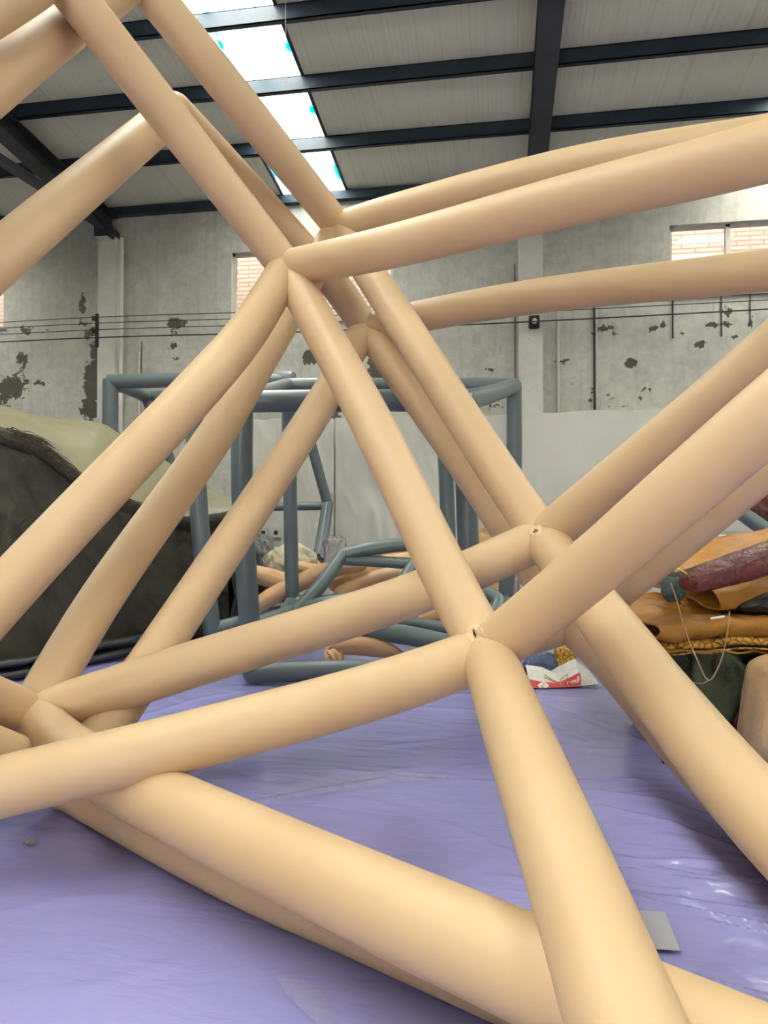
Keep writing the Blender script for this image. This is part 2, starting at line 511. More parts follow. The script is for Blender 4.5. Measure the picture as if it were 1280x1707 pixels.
me.attributes.new('tone_dark', 'FLOAT', 'POINT').data.foreach_set('value', tone_dark.astype(np.float32))
wall = obj('wall_back', me, M_PLASTER, kind='structure', smooth=False)
# outer leaf behind the plaster, with the window reveals
bm = bmesh.new()
for i, w in enumerate(wins):
    x0, z0, x1, z1 = w; t = .26
    for q in (((x0, z0), (x1, z0)), ((x1, z0), (x1, z1)), ((x1, z1), (x0, z1)), ((x0, z1), (x0, z0))):
        (ax, az), (bx, bz) = q
        f = bm.faces.new([bm.verts.new((ax, WY, az)), bm.verts.new((bx, WY, bz)), bm.verts.new((bx, WY+t, bz)), bm.verts.new((ax, WY+t, az))])
obj('window_reveal', bm, M_PILLAR, wall, smooth=False)

for sx, nm in ((XL, 'wall_left'), (XR, 'wall_right')):
    obj(nm, box_bm(min(sx, sx+math.copysign(.25, sx)), YB, -.1, max(sx, sx+math.copysign(.25, sx)), WY+.25, 8.9), M_CONCRETE, kind='structure', smooth=False)

fx0, fx1, fz = -2.6, .9, 2.7      # open doorway behind the camera
bm = box_bm(XL, YB-.25, -.1, fx0, YB, 8.95); box_bm(fx1, YB-.25, -.1, XR, YB, 8.95, bm); box_bm(fx0, YB-.25, fz, fx1, YB, 8.95, bm)
obj('wall_front', bm, M_CONCRETE, kind='structure', smooth=False)
# pillars
def pillar(u0, v0, u1, depth=.32, top=None):
    p0 = onplane(u0, v0, 1, WY-depth); p1 = onplane(u1, v0, 1, WY-depth)
    zt = p0.z if top is None else top
    return obj('pillar', box_bm(p0.x, WY-depth, -.02, p1.x, WY+.01, zt, bevel=.012), M_PILLAR, wall, smooth=False)
PIL_L = pillar(163, 397, 194, .22)
PIL_R = pillar(864, 500, 905, .22, 6.9)

# windows
for i, w in enumerate(wins):
    x0, z0, x1, z1 = w
    root = empty('window_%d' % (i+1), ((x0+x1)/2, WY+.12, z0), kind='structure')
    t = .05
    fr = bmesh.new()
    y0, y1 = WY+.08, WY+.15
    for b in ((x0, z0, x1, z0+t), (x0, z1-t, x1, z1), (x0, z0, x0+t, z1), (x1-t, z0, x1, z1)):
        box_bm(b[0], y0, b[1], b[2], y1, b[3], fr)
    obj('window_frame', fr, M_FRAMEW, root, smooth=False)
    nm = 3
    for k in range(1, nm):
        xm = x0 + (x1-x0)*k/nm
        if i == 2: xm = wallpt((1216, 1330)[k-1], 430).x
        obj('mullion', box_bm(xm-.035, y0, z0, xm+.035, y1, z1), M_FRAMEW, root, smooth=False)
    edges = [x0+t] + [x0 + (x1-x0)*k/nm for k in range(1, nm)] + [x1-t]
    for k in range(nm):
        obj('pane', box_bm(edges[k], WY+.11, z0+t, edges[k+1], WY+.116, z1-t), M_GLASS, root, smooth=False)
    obj('window_sill', box_bm(x0-.06, WY-.05, z0-.05, x1+.06, WY+.08, z0, bevel=.006), M_FRAMEW, root, smooth=False)

obj('neighbour_building', box_bm(-26, WY+2.6, -.3, 26, WY+8.0, 11.5, bevel=.02), M_OUTBRICK, smooth=False,
    label='peach coloured brick building seen outside through the warehouse windows', cat='building')
obj('yard', box_bm(-30, WY+.3, -.3, 30, WY+2.6, -.1), M_CONCRETE, kind='structure', smooth=False)

# roof: panels 1.2 m wide, skylight strip in the middle of each bay, purlins across, rafters along
ceiling = empty('ceiling', (0, 4, roofz(4)), kind='structure')
PW = 1.2
sky_x0, sky_x1 = -3.68, -2.55
strips = []
bay = 7.4
sky = [(sky_x0 + k*bay, sky_x1 + k*bay) for k in (-1, 0, 1, 2)]
PUR = [WY-.04, 10.45, 9.15, 7.98, 6.75, 5.5, 4.25, 3.0, 1.75, .5, -.75, -2, -3.25, -4.5, -5.75, -7, -8.3]
def slab(x0, x1, y0, y1, th=.06, up=.0):
    bm = bmesh.new()
    pr = []
    for (x, y) in ((x0, y0), (x1, y0), (x1, y1), (x0, y1)):
        pr.append((x, y, roofz(y)+up))
    lo = [bm.verts.new(p) for p in pr]; hi = [bm.verts.new((p[0], p[1], p[2]+th)) for p in pr]
    bm.faces.new(lo[::-1]); bm.faces.new(hi)
    for i in range(4):
        j = (i+1) % 4
        bm.faces.new((lo[i], lo[j], hi[j], hi[i]))
    return bm
x = XL
edges = []
for (a, b) in sky + [(XR, XR)]:
    n = max(1, round((min(a, XR)-x)/PW))
    for k in range(n):
        edges.append((x + (a-x)*k/n, x + (a-x)*(k+1)/n))
    x = b
for (a, b) in edges:
    if b - a < .05: continue
    obj('ceiling_panel', slab(a-.012, b-.002, YB, WY+.25, .06, .004*math.sin(a*7)), M_PANEL, ceiling, smooth=False)
# stains on the visible skylight panes, (u, v, ru, rv)
STN = [(348, 32, 4, 14, 1.1), (358, 55, 4, 14, 1.1), (368, 78, 4, 14, 1.1), (378, 98, 4, 14, 1.0), (420, 100, 3, 22, .5), (410, 70, 3, 22, .4), (452, 80, 3, 25, .35), (480, 82, 5, 9, 1.2), (432, 117, 6, 3, .8), (493, 100, 3, 6, .9), (521, 187, 5, 7, 1.2), (563, 290, 5, 14, 1.2), (556, 275, 3, 10, .9), (461, 290, 7, 8, 1.3), (470, 308, 8, 6, .7), (535, 275, 2, 16, .6)]
def rooffromuv(u, v):
    r = MROT @ Vector(((u - W/2)/F, -(v - H/2)/F, -1))
    t = (ZE + SL*WY - HC)/(r.z + SL*r.y)
    return CAMP + r*t
for si, (a, b) in enumerate(sky):
    for k in range(len(PUR)-1):
        y1, y0 = PUR[k], PUR[k+1]
        nx, ny = (36, 36) if si == 1 and k < 4 else (4, 4)
        def fn(s, t, a=a, b=b, y0=y0, y1=y1):
            x = a + (b-a)*s; y = y0 + (y1-y0)*t
            return (x, y, roofz(y)+.03+.006*math.sin(x*2*math.pi/.19))
        me = grid_mesh(nx, ny, fn)
        val = np.zeros(nx*ny, dtype=np.float32)
        if nx > 10:
            B = np.array([v.co[:] for v in me.vertices])
            for (u, v, ru, rv, s) in STN:
                c = rooffromuv(u, v); e = rooffromuv(u+ru, v); e2 = rooffromuv(u, v+rv)
                d = ((B[:, 0]-c.x)/(abs(e.x-c.x)*1.3+.03))**2 + ((B[:, 1]-c.y)/(abs(e2.y-c.y)*1.5+.05))**2
                val = np.maximum(val, s*np.exp(-d*.8))
        me.attributes.new('stain', 'FLOAT', 'POINT').data.foreach_set('value', np.clip(val, 0, 1).astype(np.float32))
        obj('skylight_pane', me, M_SKYLIGHT, ceiling)
    for xx in (a, b):
        bm = bmesh.new()
        for k in range(1):
            vs = [(xx-.02, YB), (xx+.02, YB), (xx+.02, WY), (xx-.02, WY)]
            lo = [bm.verts.new((p[0], p[1], roofz(p[1])-.02)) for p in vs]; hi = [bm.verts.new((p[0], p[1], roofz(p[1])+.02)) for p in vs]
            bm.faces.new(lo[::-1]); bm.faces.new(hi)
            for i in range(4): bm.faces.new((lo[i], lo[(i+1) % 4], hi[(i+1) % 4], hi[i]))
        obj('skylight_trim', bm, M_DARK, ceiling, smooth=False)
for k, y in enumerate(PUR):
    z = roofz(y)
    # C-section purlin: web and two flanges
    bm = bmesh.new()
    t = .012; hgt = .20; fw = .07
    if k == 0:
        box_bm(XL, y-.1, z-.16, XR, y+.03, z-.02, bm)
    else:
        box_bm(XL, y-fw/2, z-hgt, XR, y-fw/2+t, z-.005, bm)
        box_bm(XL, y-fw/2, z-hgt, XR, y+fw/2, z-hgt+t, bm)
        box_bm(XL, y-fw/2, z-t-.005, XR, y+fw/2, z-.005, bm)
        box_bm(XL, y+fw/2-t, z-hgt, XR, y+fw/2, z-hgt+.03, bm)
    obj('purlin', bm, M_PURLIN, ceiling, smooth=False)
def rafter(xc, wid, dep, web):
    """tapered I-beam running from the wall towards the ridge"""
    def bar(x0, x1, top, bot0, bot1):
        bm = bmesh.new()
        pts = []
        for (y, bt) in ((WY-.12, bot1), (YB+.2, bot0)):
            for xx in (x0, x1):
                pts.append(((xx, y, roofz(y)-top), (xx, y, roofz(y)-bt)))
        hi = [bm.verts.new(p[0]) for p in pts]; lo = [bm.verts.new(p[1]) for p in pts]
        o = (0, 1, 3, 2)
        bm.faces.new([hi[i] for i in o]); bm.faces.new([lo[i] for i in o[::-1]])
        for i in range(4):
            a, b = o[i], o[(i+1) % 4]
            bm.faces.new((hi[a], hi[b], lo[b], lo[a]))
        bmesh.ops.recalc_face_normals(bm, faces=bm.faces)
        return bm
    r = obj('rafter', bar(xc-web/2, xc+web/2, .21, .21+dep, .21+dep), M_DARK, ceiling, smooth=False)
    for (tp, bt) in ((.205, .225), (.2+dep, .222+dep)):
        f = obj('rafter_flange', bar(xc-wid/2, xc+wid/2, tp, bt, bt), M_DARK, ceiling, smooth=False)
        f.parent = r; f.matrix_parent_inverse = Matrix.Identity(4)
for i in range(-1, 3):
    rafter(.57 + i*bay - (.02 if i == -1 else 0), .27, .30, .014)

# haunch bracket where the left rafter lands on its pillar
pc = PIL_L.bound_box
plx = (onplane(163, 397, 1, WY-.22).x + onplane(194, 397, 1, WY-.22).x)/2
plz = onplane(163, 397, 1, WY-.32).z
obj('rafter_bracket', box_bm(plx-.14, WY-.42, plz+.0, plx+.14, WY-.02, roofz(WY)-.45, bevel=.01), M_DARK, ceiling, smooth=False)
obj('bearing_plate', box_bm(plx-.12, WY-.40, plz-.005, plx+.10, WY-.05, plz+.03), M_PILLAR, ceiling, smooth=False)

bx0 = onplane(183, 384, 0, plx+.03); bx1 = onplane(0, 266, 0, plx+.03); bx1 = bx1 + (bx1-bx0)*.5
bm = bmesh.new()
dv = (bx1-bx0)
vs = []
for p in (bx0, bx1):
    for (ax, az) in ((-.07, -.05), (.07, -.05), (.07, .05), (-.07, .05)):
        vs.append(bm.verts.new((p.x+ax, p.y, p.z+az)))
for i in range(4): bm.faces.new((vs[i], vs[(i+1) % 4], vs[4+(i+1) % 4], vs[4+i]))
bm.faces.new(vs[0:4][::-1]); bm.faces.new(vs[4:8])
obj('brace', bm, M_DARK, ceiling, smooth=False)
# conduits and cracks down the wall, and a strip for the pillar's lit side
def conduit_or_lit_strip(u, v0, v1, r, mat, off=.03):
    a = wallpt(u, v0, off); b = wallpt(u, v1, off)
    return obj('conduit_or_lit_strip', tube_mesh([(Vector((a.x, WY-off, a.z)), r), (Vector((a.x, WY-off, b.z)), r)], 10), mat, wall)
conduit_or_lit_strip(990, 512, 684, .016, M_CABLE)
conduit_or_lit_strip(994, 512, 684, .012, M_PILLAR)
conduit_or_lit_strip(930, 520, 688, .02, M_PILLAR)
conduit_or_lit_strip(1121, 500, 563, .012, M_CABLE)
conduit_or_lit_strip(858, 440, 640, .008, M_CABLE)
conduit_or_lit_strip(232, 588, 800, .022, M_FRAMEW)
conduit_or_lit_strip(203, 399, 800, .035, M_FRAMEW, .30)  # pale strip imitating the lit right side face of the left pillar
conduit_or_lit_strip(236, 570, 640, .006, M_CABLE)
conduit_or_lit_strip(1202, 492, 560, .01, M_CABLE)
conduit_or_lit_strip(1250, 490, 540, .008, M_CABLE)

pt = rooffromuv(476, 60)
a_ = P(475, 58, 7.9); b_ = P(477, 139, 7.9)
obj('hanging_thread', tube_mesh([(Vector((a_.x, a_.y, roofz(a_.y)+.01)), .003), (b_, .003)], 6), M_FRAMEW, label='thin pale thread hanging from the skylight at the top', cat='thread')
# cables along the wall
px_l = wallpt(175, 550).x; px_r = onplane(888, 535, 1, WY-.22).x
ins_l = [528, 538, 549, 562]
LAB = ['thin black wire along the back wall, topmost of the four', 'thin black wire along the back wall, second from the top',
       'thin black wire along the back wall, third from the top', 'thick black cable along the back wall, lowest of the four']
for k in range(4):
    yo = WY-.40
    z_l = onplane(176, ins_l[k], 1, yo).z
    a0 = onplane(0, ins_l[k]+10-k*.5, 1, yo)
    a0 = a0 + (a0 - Vector((px_l, yo, z_l)))*1.0
    b = onplane(888, (498, 509, 520, 536)[k], 1, WY-.34)
    c = onplane(1280, (478, 489, 500, 515)[k], 1, WY-.3)
    c = c + (c-b)*.6
    r = .007 if k < 3 else .011
    pts = [(a0, r), (Vector((px_l+.05, yo, z_l)), r), (Vector((px_l, yo, z_l)).lerp(b, .5)-Vector((0, 0, .03)), r), (b, r), (c, r)]
    obj('wall_cable', tube_mesh(pts, 8, per=6), M_CABLE, label=LAB[k], cat='cable', group='wires strung along the back wall')
# insulator racks
root = empty('insulator_rack', Vector((px_l, WY-.32, onplane(176, 565, 1, WY-.4).z)), label='rack of four insulators on the left pillar of the back wall', cat='insulator')
z0 = onplane(176, 578, 1, WY-.36).z; z1 = onplane(176, 522, 1, WY-.36).z
obj('rack_bar', box_bm(px_l+.03, WY-.37, z0, px_l+.07, WY-.32, z1), M_CABLE, root, smooth=False)
for k in range(4):
    zz = onplane(176, ins_l[k]+1, 1, WY-.4).z
    def spool(xc, yc, zc, s=1.0):
        return tube_mesh([(Vector((xc, yc, zc-.035*s)), .034*s), (Vector((xc, yc, zc-.012*s)), .03*s), (Vector((xc, yc, zc)), .02*s), (Vector((xc, yc, zc+.012*s)), .03*s), (Vector((xc, yc, zc+.035*s)), .034*s)], 14, caps=False, per=3)
    obj('insulator_spool', spool(px_l, WY-.37, zz), M_CERAMIC if k % 2 else M_CABLE, root)
b = onplane(891, 535, 1, WY-.28)
root = empty('insulator_clamp', b, label='dark bracket holding a white insulator on the right pillar', cat='insulator')
obj('clamp_plate', box_bm(b.x-.09, WY-.26, b.z-.11, b.x+.08, WY-.215, b.z+.1, bevel=.01), M_CABLE, root, smooth=False)
obj('insulator_spool', tube_mesh([(Vector((b.x, WY-.27, b.z)), .045), (Vector((b.x, WY-.33, b.z)), .03)], 16), M_CERAMIC, root)

# pale plastic sheeting hung over the lower part of the wall
def sheeting(u0, u1, vtop0, vtop1, off, label, seed, amp=.02):
    a = wallpt(u0, vtop0, off); b = wallpt(u1, vtop1, off)
    def fn(s, t):
        x = a.x + (b.x-a.x)*s
        zt = a.z + (b.z-a.z)*s + .012*math.sin(s*23+seed)
        z = .02 + (zt-.02)*t
        q = Vector((x*2.0+seed, z*.7, seed))
        return (x, WY-off-.04 - amp*(fbm(q, 3)+.8*ridged(q*1.7+Vector((z*.8, 0, 0)))), z)
    return obj('plastic_sheeting', grid_mesh(110, 60, fn), M_SHEETING, label=label, cat='plastic sheet', group='sheeting hung on the back wall')
sheeting(420, 558, 700, 697, .03, 'pale plastic sheeting on the back wall behind the grey posts', 1.0)
sheeting(560, 862, 696, 692, .05, 'wrinkled off-white plastic sheeting hung low on the back wall between pillar and slanted grey leg', 4.0, .035)
sheeting(866, 1330, 689, 676, .30, 'smooth grey translucent plastic sheeting along the right part of the back wall', 8.0, .012)

# wall socket boxes
for (u, lab) in ((440, 'square cream wall socket box low on the back wall, the left one'), (461, 'square cream wall socket box low on the back wall, the right one')):
    p = wallpt(u, 888, .12)
    r = obj('socket_box', box_bm(p.x-.075, WY-.16, p.z-.085, p.x+.075, WY-.1, p.z+.085, bevel=.012), M_SOCKET, smooth=False, label=lab, cat='socket', group='socket boxes on the back wall')
    r2 = obj('socket_face', box_bm(p.x-.035, WY-.166, p.z-.035, p.x+.035, WY-.158, p.z+.035, bevel=.003), M_DARK, r, smooth=False)

# ------------------------------------------------------------------ lilac floor sheet
ys = np.concatenate([np.arange(-4, 1, .25), np.arange(1, 4, .015), np.arange(4, 7, .03), np.arange(7, 11.6, .12)])
xs2 = np.concatenate([np.arange(-7, -3.2, .2), np.arange(-3.2, .3, .03), np.arange(.3, 2.0, .012), np.arange(2.0, 3.2, .03), np.arange(3.2, 6.2, .2)])
CRE = [  # creases: px polylines, height, half width
    ([(560, 1283), (700, 1300), (860, 1306), (1060, 1300)], .010, .022), ([(430, 1338), (540, 1318), (640, 1300)], .012, .03),
    ([(640, 1245), (800, 1228), (920, 1242), (1060, 1246)], .008, .022), ([(250, 1190), (330, 1165), (420, 1150)], .010, .03),
    ([(880, 1170), (960, 1195), (1080, 1240)], .008, .03), ([(870, 1200), (980, 1235)], .007, .03),
    ([(980, 1320), (1100, 1335), (1200, 1370)], .012, .02), ([(1000, 1345), (1120, 1375), (1230, 1420)], .012, .02)]
cre = [([floorpt(*q) for q in pl], h, w) for pl, h, w in CRE]
def seg_d(px, py, a, b):
    ax, ay, bx, by = a.x, a.y, b.x, b.y
    L = (bx-ax)**2+(by-ay)**2+1e-9
    t = np.clip(((px-ax)*(bx-ax)+(py-ay)*(by-ay))/L, 0, 1)
    return np.hypot(px-ax-(bx-ax)*t, py-ay-(by-ay)*t)
cy, sy = math.cos(YAW), math.sin(YAW)
XX, YY = np.meshgrid(xs2, ys)
WXX = cy*XX - sy*YY; WYY = sy*XX + cy*YY
ZZ = np.zeros_like(XX)
for pl, h, w in cre:
    d = np.full_like(XX, 9.0)
    for i in range(len(pl)-1):
        d = np.minimum(d, seg_d(WXX, WYY, pl[i], pl[i+1]))
    ZZ = np.maximum(ZZ, h*np.exp(-(d/w)**2))
nz = np.array([noise.noise(Vector((x*.9, y*1.3, 3)))*.006 + max(0, ridged(Vector((x*1.1+y*.7, y*2.0, 5)))-.72)*.018 for x, y in zip(WXX.ravel(), WYY.ravel())]).reshape(XX.shape)
ZZ = ZZ + nz
# crumpled zone at the right, folds running down to the right
def crumple(x, y):
    m = math.exp(-((x-1.25)/.75)**4 - ((y-2.25)/.85)**4)
    m *= 1 - math.exp(-(((x-.94)/.2)**4 + ((y-2.46)/.2)**4))
    if m < .02: return 0.0
    c, sn = math.cos(-.45), math.sin(-.45)
    a_, b_ = x*c + y*sn, -x*sn + y*c
    v = Vector((a_*1.6, b_*8.5, 2.0))
    w = Vector((noise.noise(v*.45), noise.noise(v*.45+Vector((3, 1, 2)))*1.4, 0))
    h = max(0, ridged(v+w)-.2)**1.5*.9 + .45*max(0, ridged(v*2.3+w*2)-.3) + .15*max(0, ridged(v*5.1+w*2)-.3)
    return .030*m*h
ZZ = ZZ + np.array([crumple(x, y) for x, y in zip(XX.ravel(), YY.ravel())]).reshape(XX.shape)
verts = np.stack([WXX.ravel(), WYY.ravel(), ZZ.ravel()], 1).tolist()
nu, nv = len(xs2), len(ys)
faces = [(j*nu+i, j*nu+i+1, (j+1)*nu+i+1, (j+1)*nu+i) for j in range(nv-1) for i in range(nu-1)]
me = bpy.data.meshes.new('floor_sheet'); me.from_pydata(verts, [], faces)
obj('floor_sheet', me, M_PURPLE, label='lilac vinyl sheet spread over the whole warehouse floor under the tan tubes', cat='floor sheet')

# ------------------------------------------------------------------ tan inflatable tube frames
def px(u, v, w, D=.25):
    return P(u, v, F*D/w)
class Frame:
    def __init__(s, name, D, base, label):
        s.D = D
        s.root = empty(name, base, label, 'inflatable', 'tan inflatable tube frames')
        s.k = 0; s.parts = []
    def tube(s, pts, Ds=None, seed=None):
        """pts: (u, v, w) or Vector"""
        out = []
        for i, p in enumerate(pts):
            D = s.D
            if isinstance(p, Vector): c = p
            else:
                c = P(p[0], p[1], F*D/p[2])
                if len(p) > 3: c = P(p[0], p[1], p[3]); D = p[2]*p[3]/F
            out.append([c, D/2])
        out[0][1] *= .97; out[-1][1] *= .97
        s.k += 1
        o = obj('tube', tube_mesh([tuple(o) for o in out], 36, per=10), M_TAN, s.root)
        s.parts.append(o); return o
    def joint(s, u, v, w):
        c = P(u, v, F*s.D/w); r = s.D/2*1.035
        bm = bmesh.new(); bmesh.ops.create_icosphere(bm, subdivisions=4, radius=r, matrix=Matrix.Translation(c))
        o = obj('joint', bm, M_TAN, s.root); s.parts.append(o); return o
    def patch(s, u, v, rad=.04, slit=True):
        """round welded patch with its torn valve hole, laid on the skin of a joint"""
        from mathutils.bvhtree import BVHTree
        vs = []; fs = []
        for ch in s.parts:
            o0 = len(vs)
            vs += [q.co.copy() for q in ch.data.vertices]
            fs += [tuple(o0+i for i in p.vertices) for p in ch.data.polygons]
        bvh = BVHTree.FromPolygons(vs, fs)
        ray = (P(u, v, 1.0) - CAMP).normalized()
        hit, nrm, _, _ = bvh.ray_cast(CAMP, ray)
        dirn = (-ray*.7 + nrm*.3).normalized()
        a = dirn.orthogonal().normalized(); b = dirn.cross(a)
        def drop(x, y, lift):
            o = hit + dirn*.2 + a*x + b*y
            h = bvh.ray_cast(o, -dirn)[0]
            return (h if h else o - dirn*.2) + dirn*lift
        verts = []; faces = []
        nr, ns = 7, 36
        for i in range(nr+1):
            for k in range(ns):
                an = 2*math.pi*k/ns; r = rad*(i/nr)*(1+.04*math.sin(an*9)*(i == nr))
                verts.append(drop(r*math.cos(an), r*math.sin(an), .0035+.001*math.sin(an*13+i) if i < nr else -.003))
        for i in range(nr):
            for k in range(ns):
                k2 = (k+1) % ns
                faces.append((i*ns+k, i*ns+k2, (i+1)*ns+k2, (i+1)*ns+k))
        me = bpy.data.meshes.new('valve_patch'); me.from_pydata(verts, [], faces)
        pt = obj('valve_patch', me, M_SEAM, s.root)
        pt['label'] = 'round pale patch with a puckered edge'
        up = MROT @ (Vector((-.35, 1, 0)) if slit else Vector((1, .2, 0)))
        ux, uy = up.dot(a), up.dot(b); l = math.hypot(ux, uy); ux /= l; uy /= l
        L, Wd = (rad*.55, rad*.14) if slit else (rad*.34, rad*.24)
        vv = []
        for k in range(20):
            an = 2*math.pi*k/20
            jag = 1+.25*math.sin(k*2.4)
            p, q = math.cos(an)*L, math.sin(an)*Wd*jag
            vv.append(drop(ux*p-uy*q, uy*p+ux*q, .0065))
        fcs = [tuple(range(20))]
        vv += [p - dirn*.004 for p in vv[:20]]
        for k in range(20): fcs.append((k, (k+1) % 20, 20+(k+1) % 20, 20+k))
        me = bpy.data.meshes.new('valve_hole'); me.from_pydata(vv, [], fcs)
        obj('valve_hole', me, M_HOLE, pt, smooth=False)
        lip = []
        for i in range(7):
            p = -L+2*L*i/6; q = Wd*.6*math.sin(i*1.5)
            lip.append((drop(ux*p-uy*q, uy*p+ux*q, .008), .0018))
        obj('valve_flap', tube_mesh(lip, 8, per=3), M_SEAM, pt)
        # short weld creases radiating from the patch
        for k in range(6):
            an = k*1.05+.3
            cr = [(drop(math.cos(an)*rad*m, math.sin(an)*rad*m, -.0006), .0016*(1 if 0 < i < 3 else .4)) for i, m in enumerate((1.0, 1.2, 1.4, 1.6))]
            obj('weld_crease', tube_mesh(cr, 6, per=3), M_SEAM, pt)
        return pt

# front frame
D1 = .235
N1 = (478, 447, 60); N5 = (812, 1088, 90); NL1 = (-352, 1398, 106); A1 = (90, -50, 73); TR1 = (2100, 8, 146); PL1 = (-900, 500, 140)
TB1 = C3(.56, .80, .125); FL1 = C3(-1.5, .95, .125)
f1 = Frame('inflatable_truss', D1, C3(.2, 2.2, 0), 'nearest tan inflatable tube frame, with a round slit valve patch at its lower joint')
f1.tube([A1, (281, 195, 66), N1])
f1.tube([N1, (640, 414, 69), (960, 331, 84), (1280, 252, 101), TR1])
f1.tube([N1, (620, 706, 72), (755, 982, 84), N5])
f1.tube([N1, (412, 553, 67), (339, 639, 74), (0, 998, 90), NL1])
f1.tube([NL1, (0, 1312, 101.5), (310, 1236, 98), (640, 1147, 93), N5])
f1.tube([N5, (954, 973, 98), (1280, 693, 118), TR1])
f1.tube([N5, (842, 1170, 104), (980, 1535, 168), (1042, 1707, 197), TB1])
f1.tube([A1, (0, 5, 80), PL1])
f1.tube([PL1, NL1])
f1.tube([NL1, FL1])
f1.tube([FL1, TB1])
for n in (N1, N5): f1.joint(*n)
f1.patch(791, 1056, .043)

# middle frame
N2 = (565, 380, 51); N4 = (905, 897, 72); N7 = (50, 1195, 80); A2 = (228, -42, 66); TR2 = (1760, 158, 98); PL2 = (-867, 826, 160)
TB2 = C3(1.3, 1.04, .29)
f2 = Frame('inflatable_truss', .25, C3(.3, 3, 0), 'middle tan inflatable tube frame, with a small puckered hole at its right joint')
f2.tube([A2, (405, 178, 60), N2])
f2.tube([A2, (100, 54, 73), (0, 132, 82), PL2])
f2.tube([N2, (640, 357, 54), (960, 277, 63), (1280, 230, 75), TR2])
f2.tube([N2, (657, 518, 57), (755, 671, 62), (840, 801, 67.5), N4])
f2.tube([N4, (1280, 590, 88), TR2])
f2.tube([N4, (1023, 1053, 92), (1120, 1180, 108), (1280, 1367, 135), TB2])
f2.tube([N4, (690, 990, 73), (300, 1114, 77.5), N7])
f2.tube([N7, (171, 994, 71), (361, 723, 61), (453, 567, 55.5), N2])
f2.tube([N7, (130, 1262, 90), (300, 1350, 110), (640, 1508, 144), (880, 1614, 167), TB2])
f2.tube([N7, (0, 1176, 84), PL2])
for n in (N2, N4, N7): f2.joint(*n)
f2.patch(893, 885, .045, slit=False)

# rear frame
N3 = (609, 547, 49.5); N6 = (950, 1040, 62); N8 = (115, 1305, 84); A3 = (292, 184, 58); TR3 = (1711, 404, 88); PL3 = (-671, 1014, 130)
TB3 = C3(1.56, 1.17, .125)
f3 = Frame('inflatable_truss', .25, C3(.4, 4, 0), 'rearmost tan inflatable tube frame, its lowest tube lying on the lilac sheet')
f3.tube([A3, (381, 280, 55.5), (503, 413, 52), (562, 480, 51), N3])
f3.tube([A3, (0, 430, 82), PL3])
f3.tube([N3, (712, 525, 52), (900, 493, 57), (1280, 451, 70), TR3])
f3.tube([N3, (757, 752, 54.5), (848, 887, 58), N6])
f3.tube([N3, (528, 684, 54), (324, 994, 68), N8])
f3.tube([N6, (1053, 962, 67), (1280, 770, 80), TR3])
V1 = P(1133, 1240, 3.75); V1.z = max(V1.z, .2)
f3.tube([N6, (1030, 1118, 69), V1, C3(1.56, 2.6, .13), TB3])
f3.tube([N8, floorpt(400, 1444, .126), floorpt(640, 1540, .126), floorpt(850, 1626, .126), TB3])
f3.tube([N8, (500, 1181, 72), N6])
f3.tube([N8, (0, 1262, 89), PL3])
for n in (N3, N6, N8, A3): f3.joint(*n) if n is not A3 else None

# ------------------------------------------------------------------ grey inflatable box frames
class GFrame:
    def __init__(s, name, base, label):
        s.root = empty(name, base, label, 'inflatable', 'blue-grey inflatable tube frames')
    def tube(s, pts, mat=None, wr=0.0, **kw):
        out = []
        for (u, v, w, d) in pts:
            out.append((P(u, v, d), w*d/F/2))
        return obj('tube', tube_mesh(out, 28, per=8, wrinkle=wr), mat or M_GREY, s.root, **kw)
gb = GFrame('inflatable_box', P(600, 1140, 6.6), 'blue-grey inflatable box frame of upright posts, the nearer one behind the tan tubes')
NL, NR = (403, 669, 37, 6.3), (774, 668, 37, 6.3)
NLb, NRb = (421, 1121, 35, 6.3), (792, 1121, 35, 6.3)
RL, RR = (480, 642, 23, 8.1), (857, 643, 25, 8.0)
RLb, RRb = (487, 1003, 23, 8.1), (843, 1002, 26, 8.0)
gb.tube([NL, (590, 668, 37.5, 6.3), NR]); gb.tube([NL, RL]); gb.tube([NR, (820, 656, 30, 7.1), RR]); gb.tube([RL, (670, 641, 22, 8.1), RR])
gb.tube([NL, (404, 830, 36, 6.3), NLb]); gb.tube([NR, (780, 900, 36, 6.3), NRb]); gb.tube([RL, RLb]); gb.tube([RR, (856, 800, 26, 8.0), RRb])
gb.tube([NLb, (600, 1118, 35, 6.3), NRb]); gb.tube([RRb, (818, 1050, 30, 7.1), NRb]); gb.tube([RLb, (450, 1062, 27, 7.2), NLb]); gb.tube([RLb, (670, 1002, 22, 8.1), RRb])

gf = GFrame('inflatable_box', P(340, 1066, 8.4), 'blue-grey inflatable frame with slanted legs, the farther one beside the dark tarp pile')
LF = (184, 636, 25, 9.3); LB = (245, 662, 20, 10.6)
gf.tube([LF, (340, 633, 24, 9.3), (484, 634, 22, 9.3)])
gf.tube([LF, (215, 648, 22, 9.9), LB]); gf.tube([LB, (480, 652, 19, 10.6), (700, 652, 19, 10.6)])
gf.tube([LF, (184, 760, 26, 9.3), (190, 1010, 26, 9.3)])
gf.tube([LB, (312, 848, 17, 10.8)]); gf.tube([(495, 655, 17, 10.6), (546, 840, 17, 10.8)])
gf.tube([(312, 848, 14, 10.8), (546, 843, 14, 10.8)])
gf.tube([(546, 840, 19, 10.8), (524, 985, 24, 9.9)]); gf.tube([(312, 848, 17, 10.8), (300, 1000, 20, 9.9)])
P1t, P1b = (322, 655, 30, 8.35), (353, 1052, 30, 8.35)
P4t, P4b = (736, 656, 25, 8.9), (750, 1000, 26, 8.9)
gf.tube([P1t, (332, 860, 31, 8.35), P1b]); gf.tube([P4t, (745, 830, 25, 8.9), P4b])
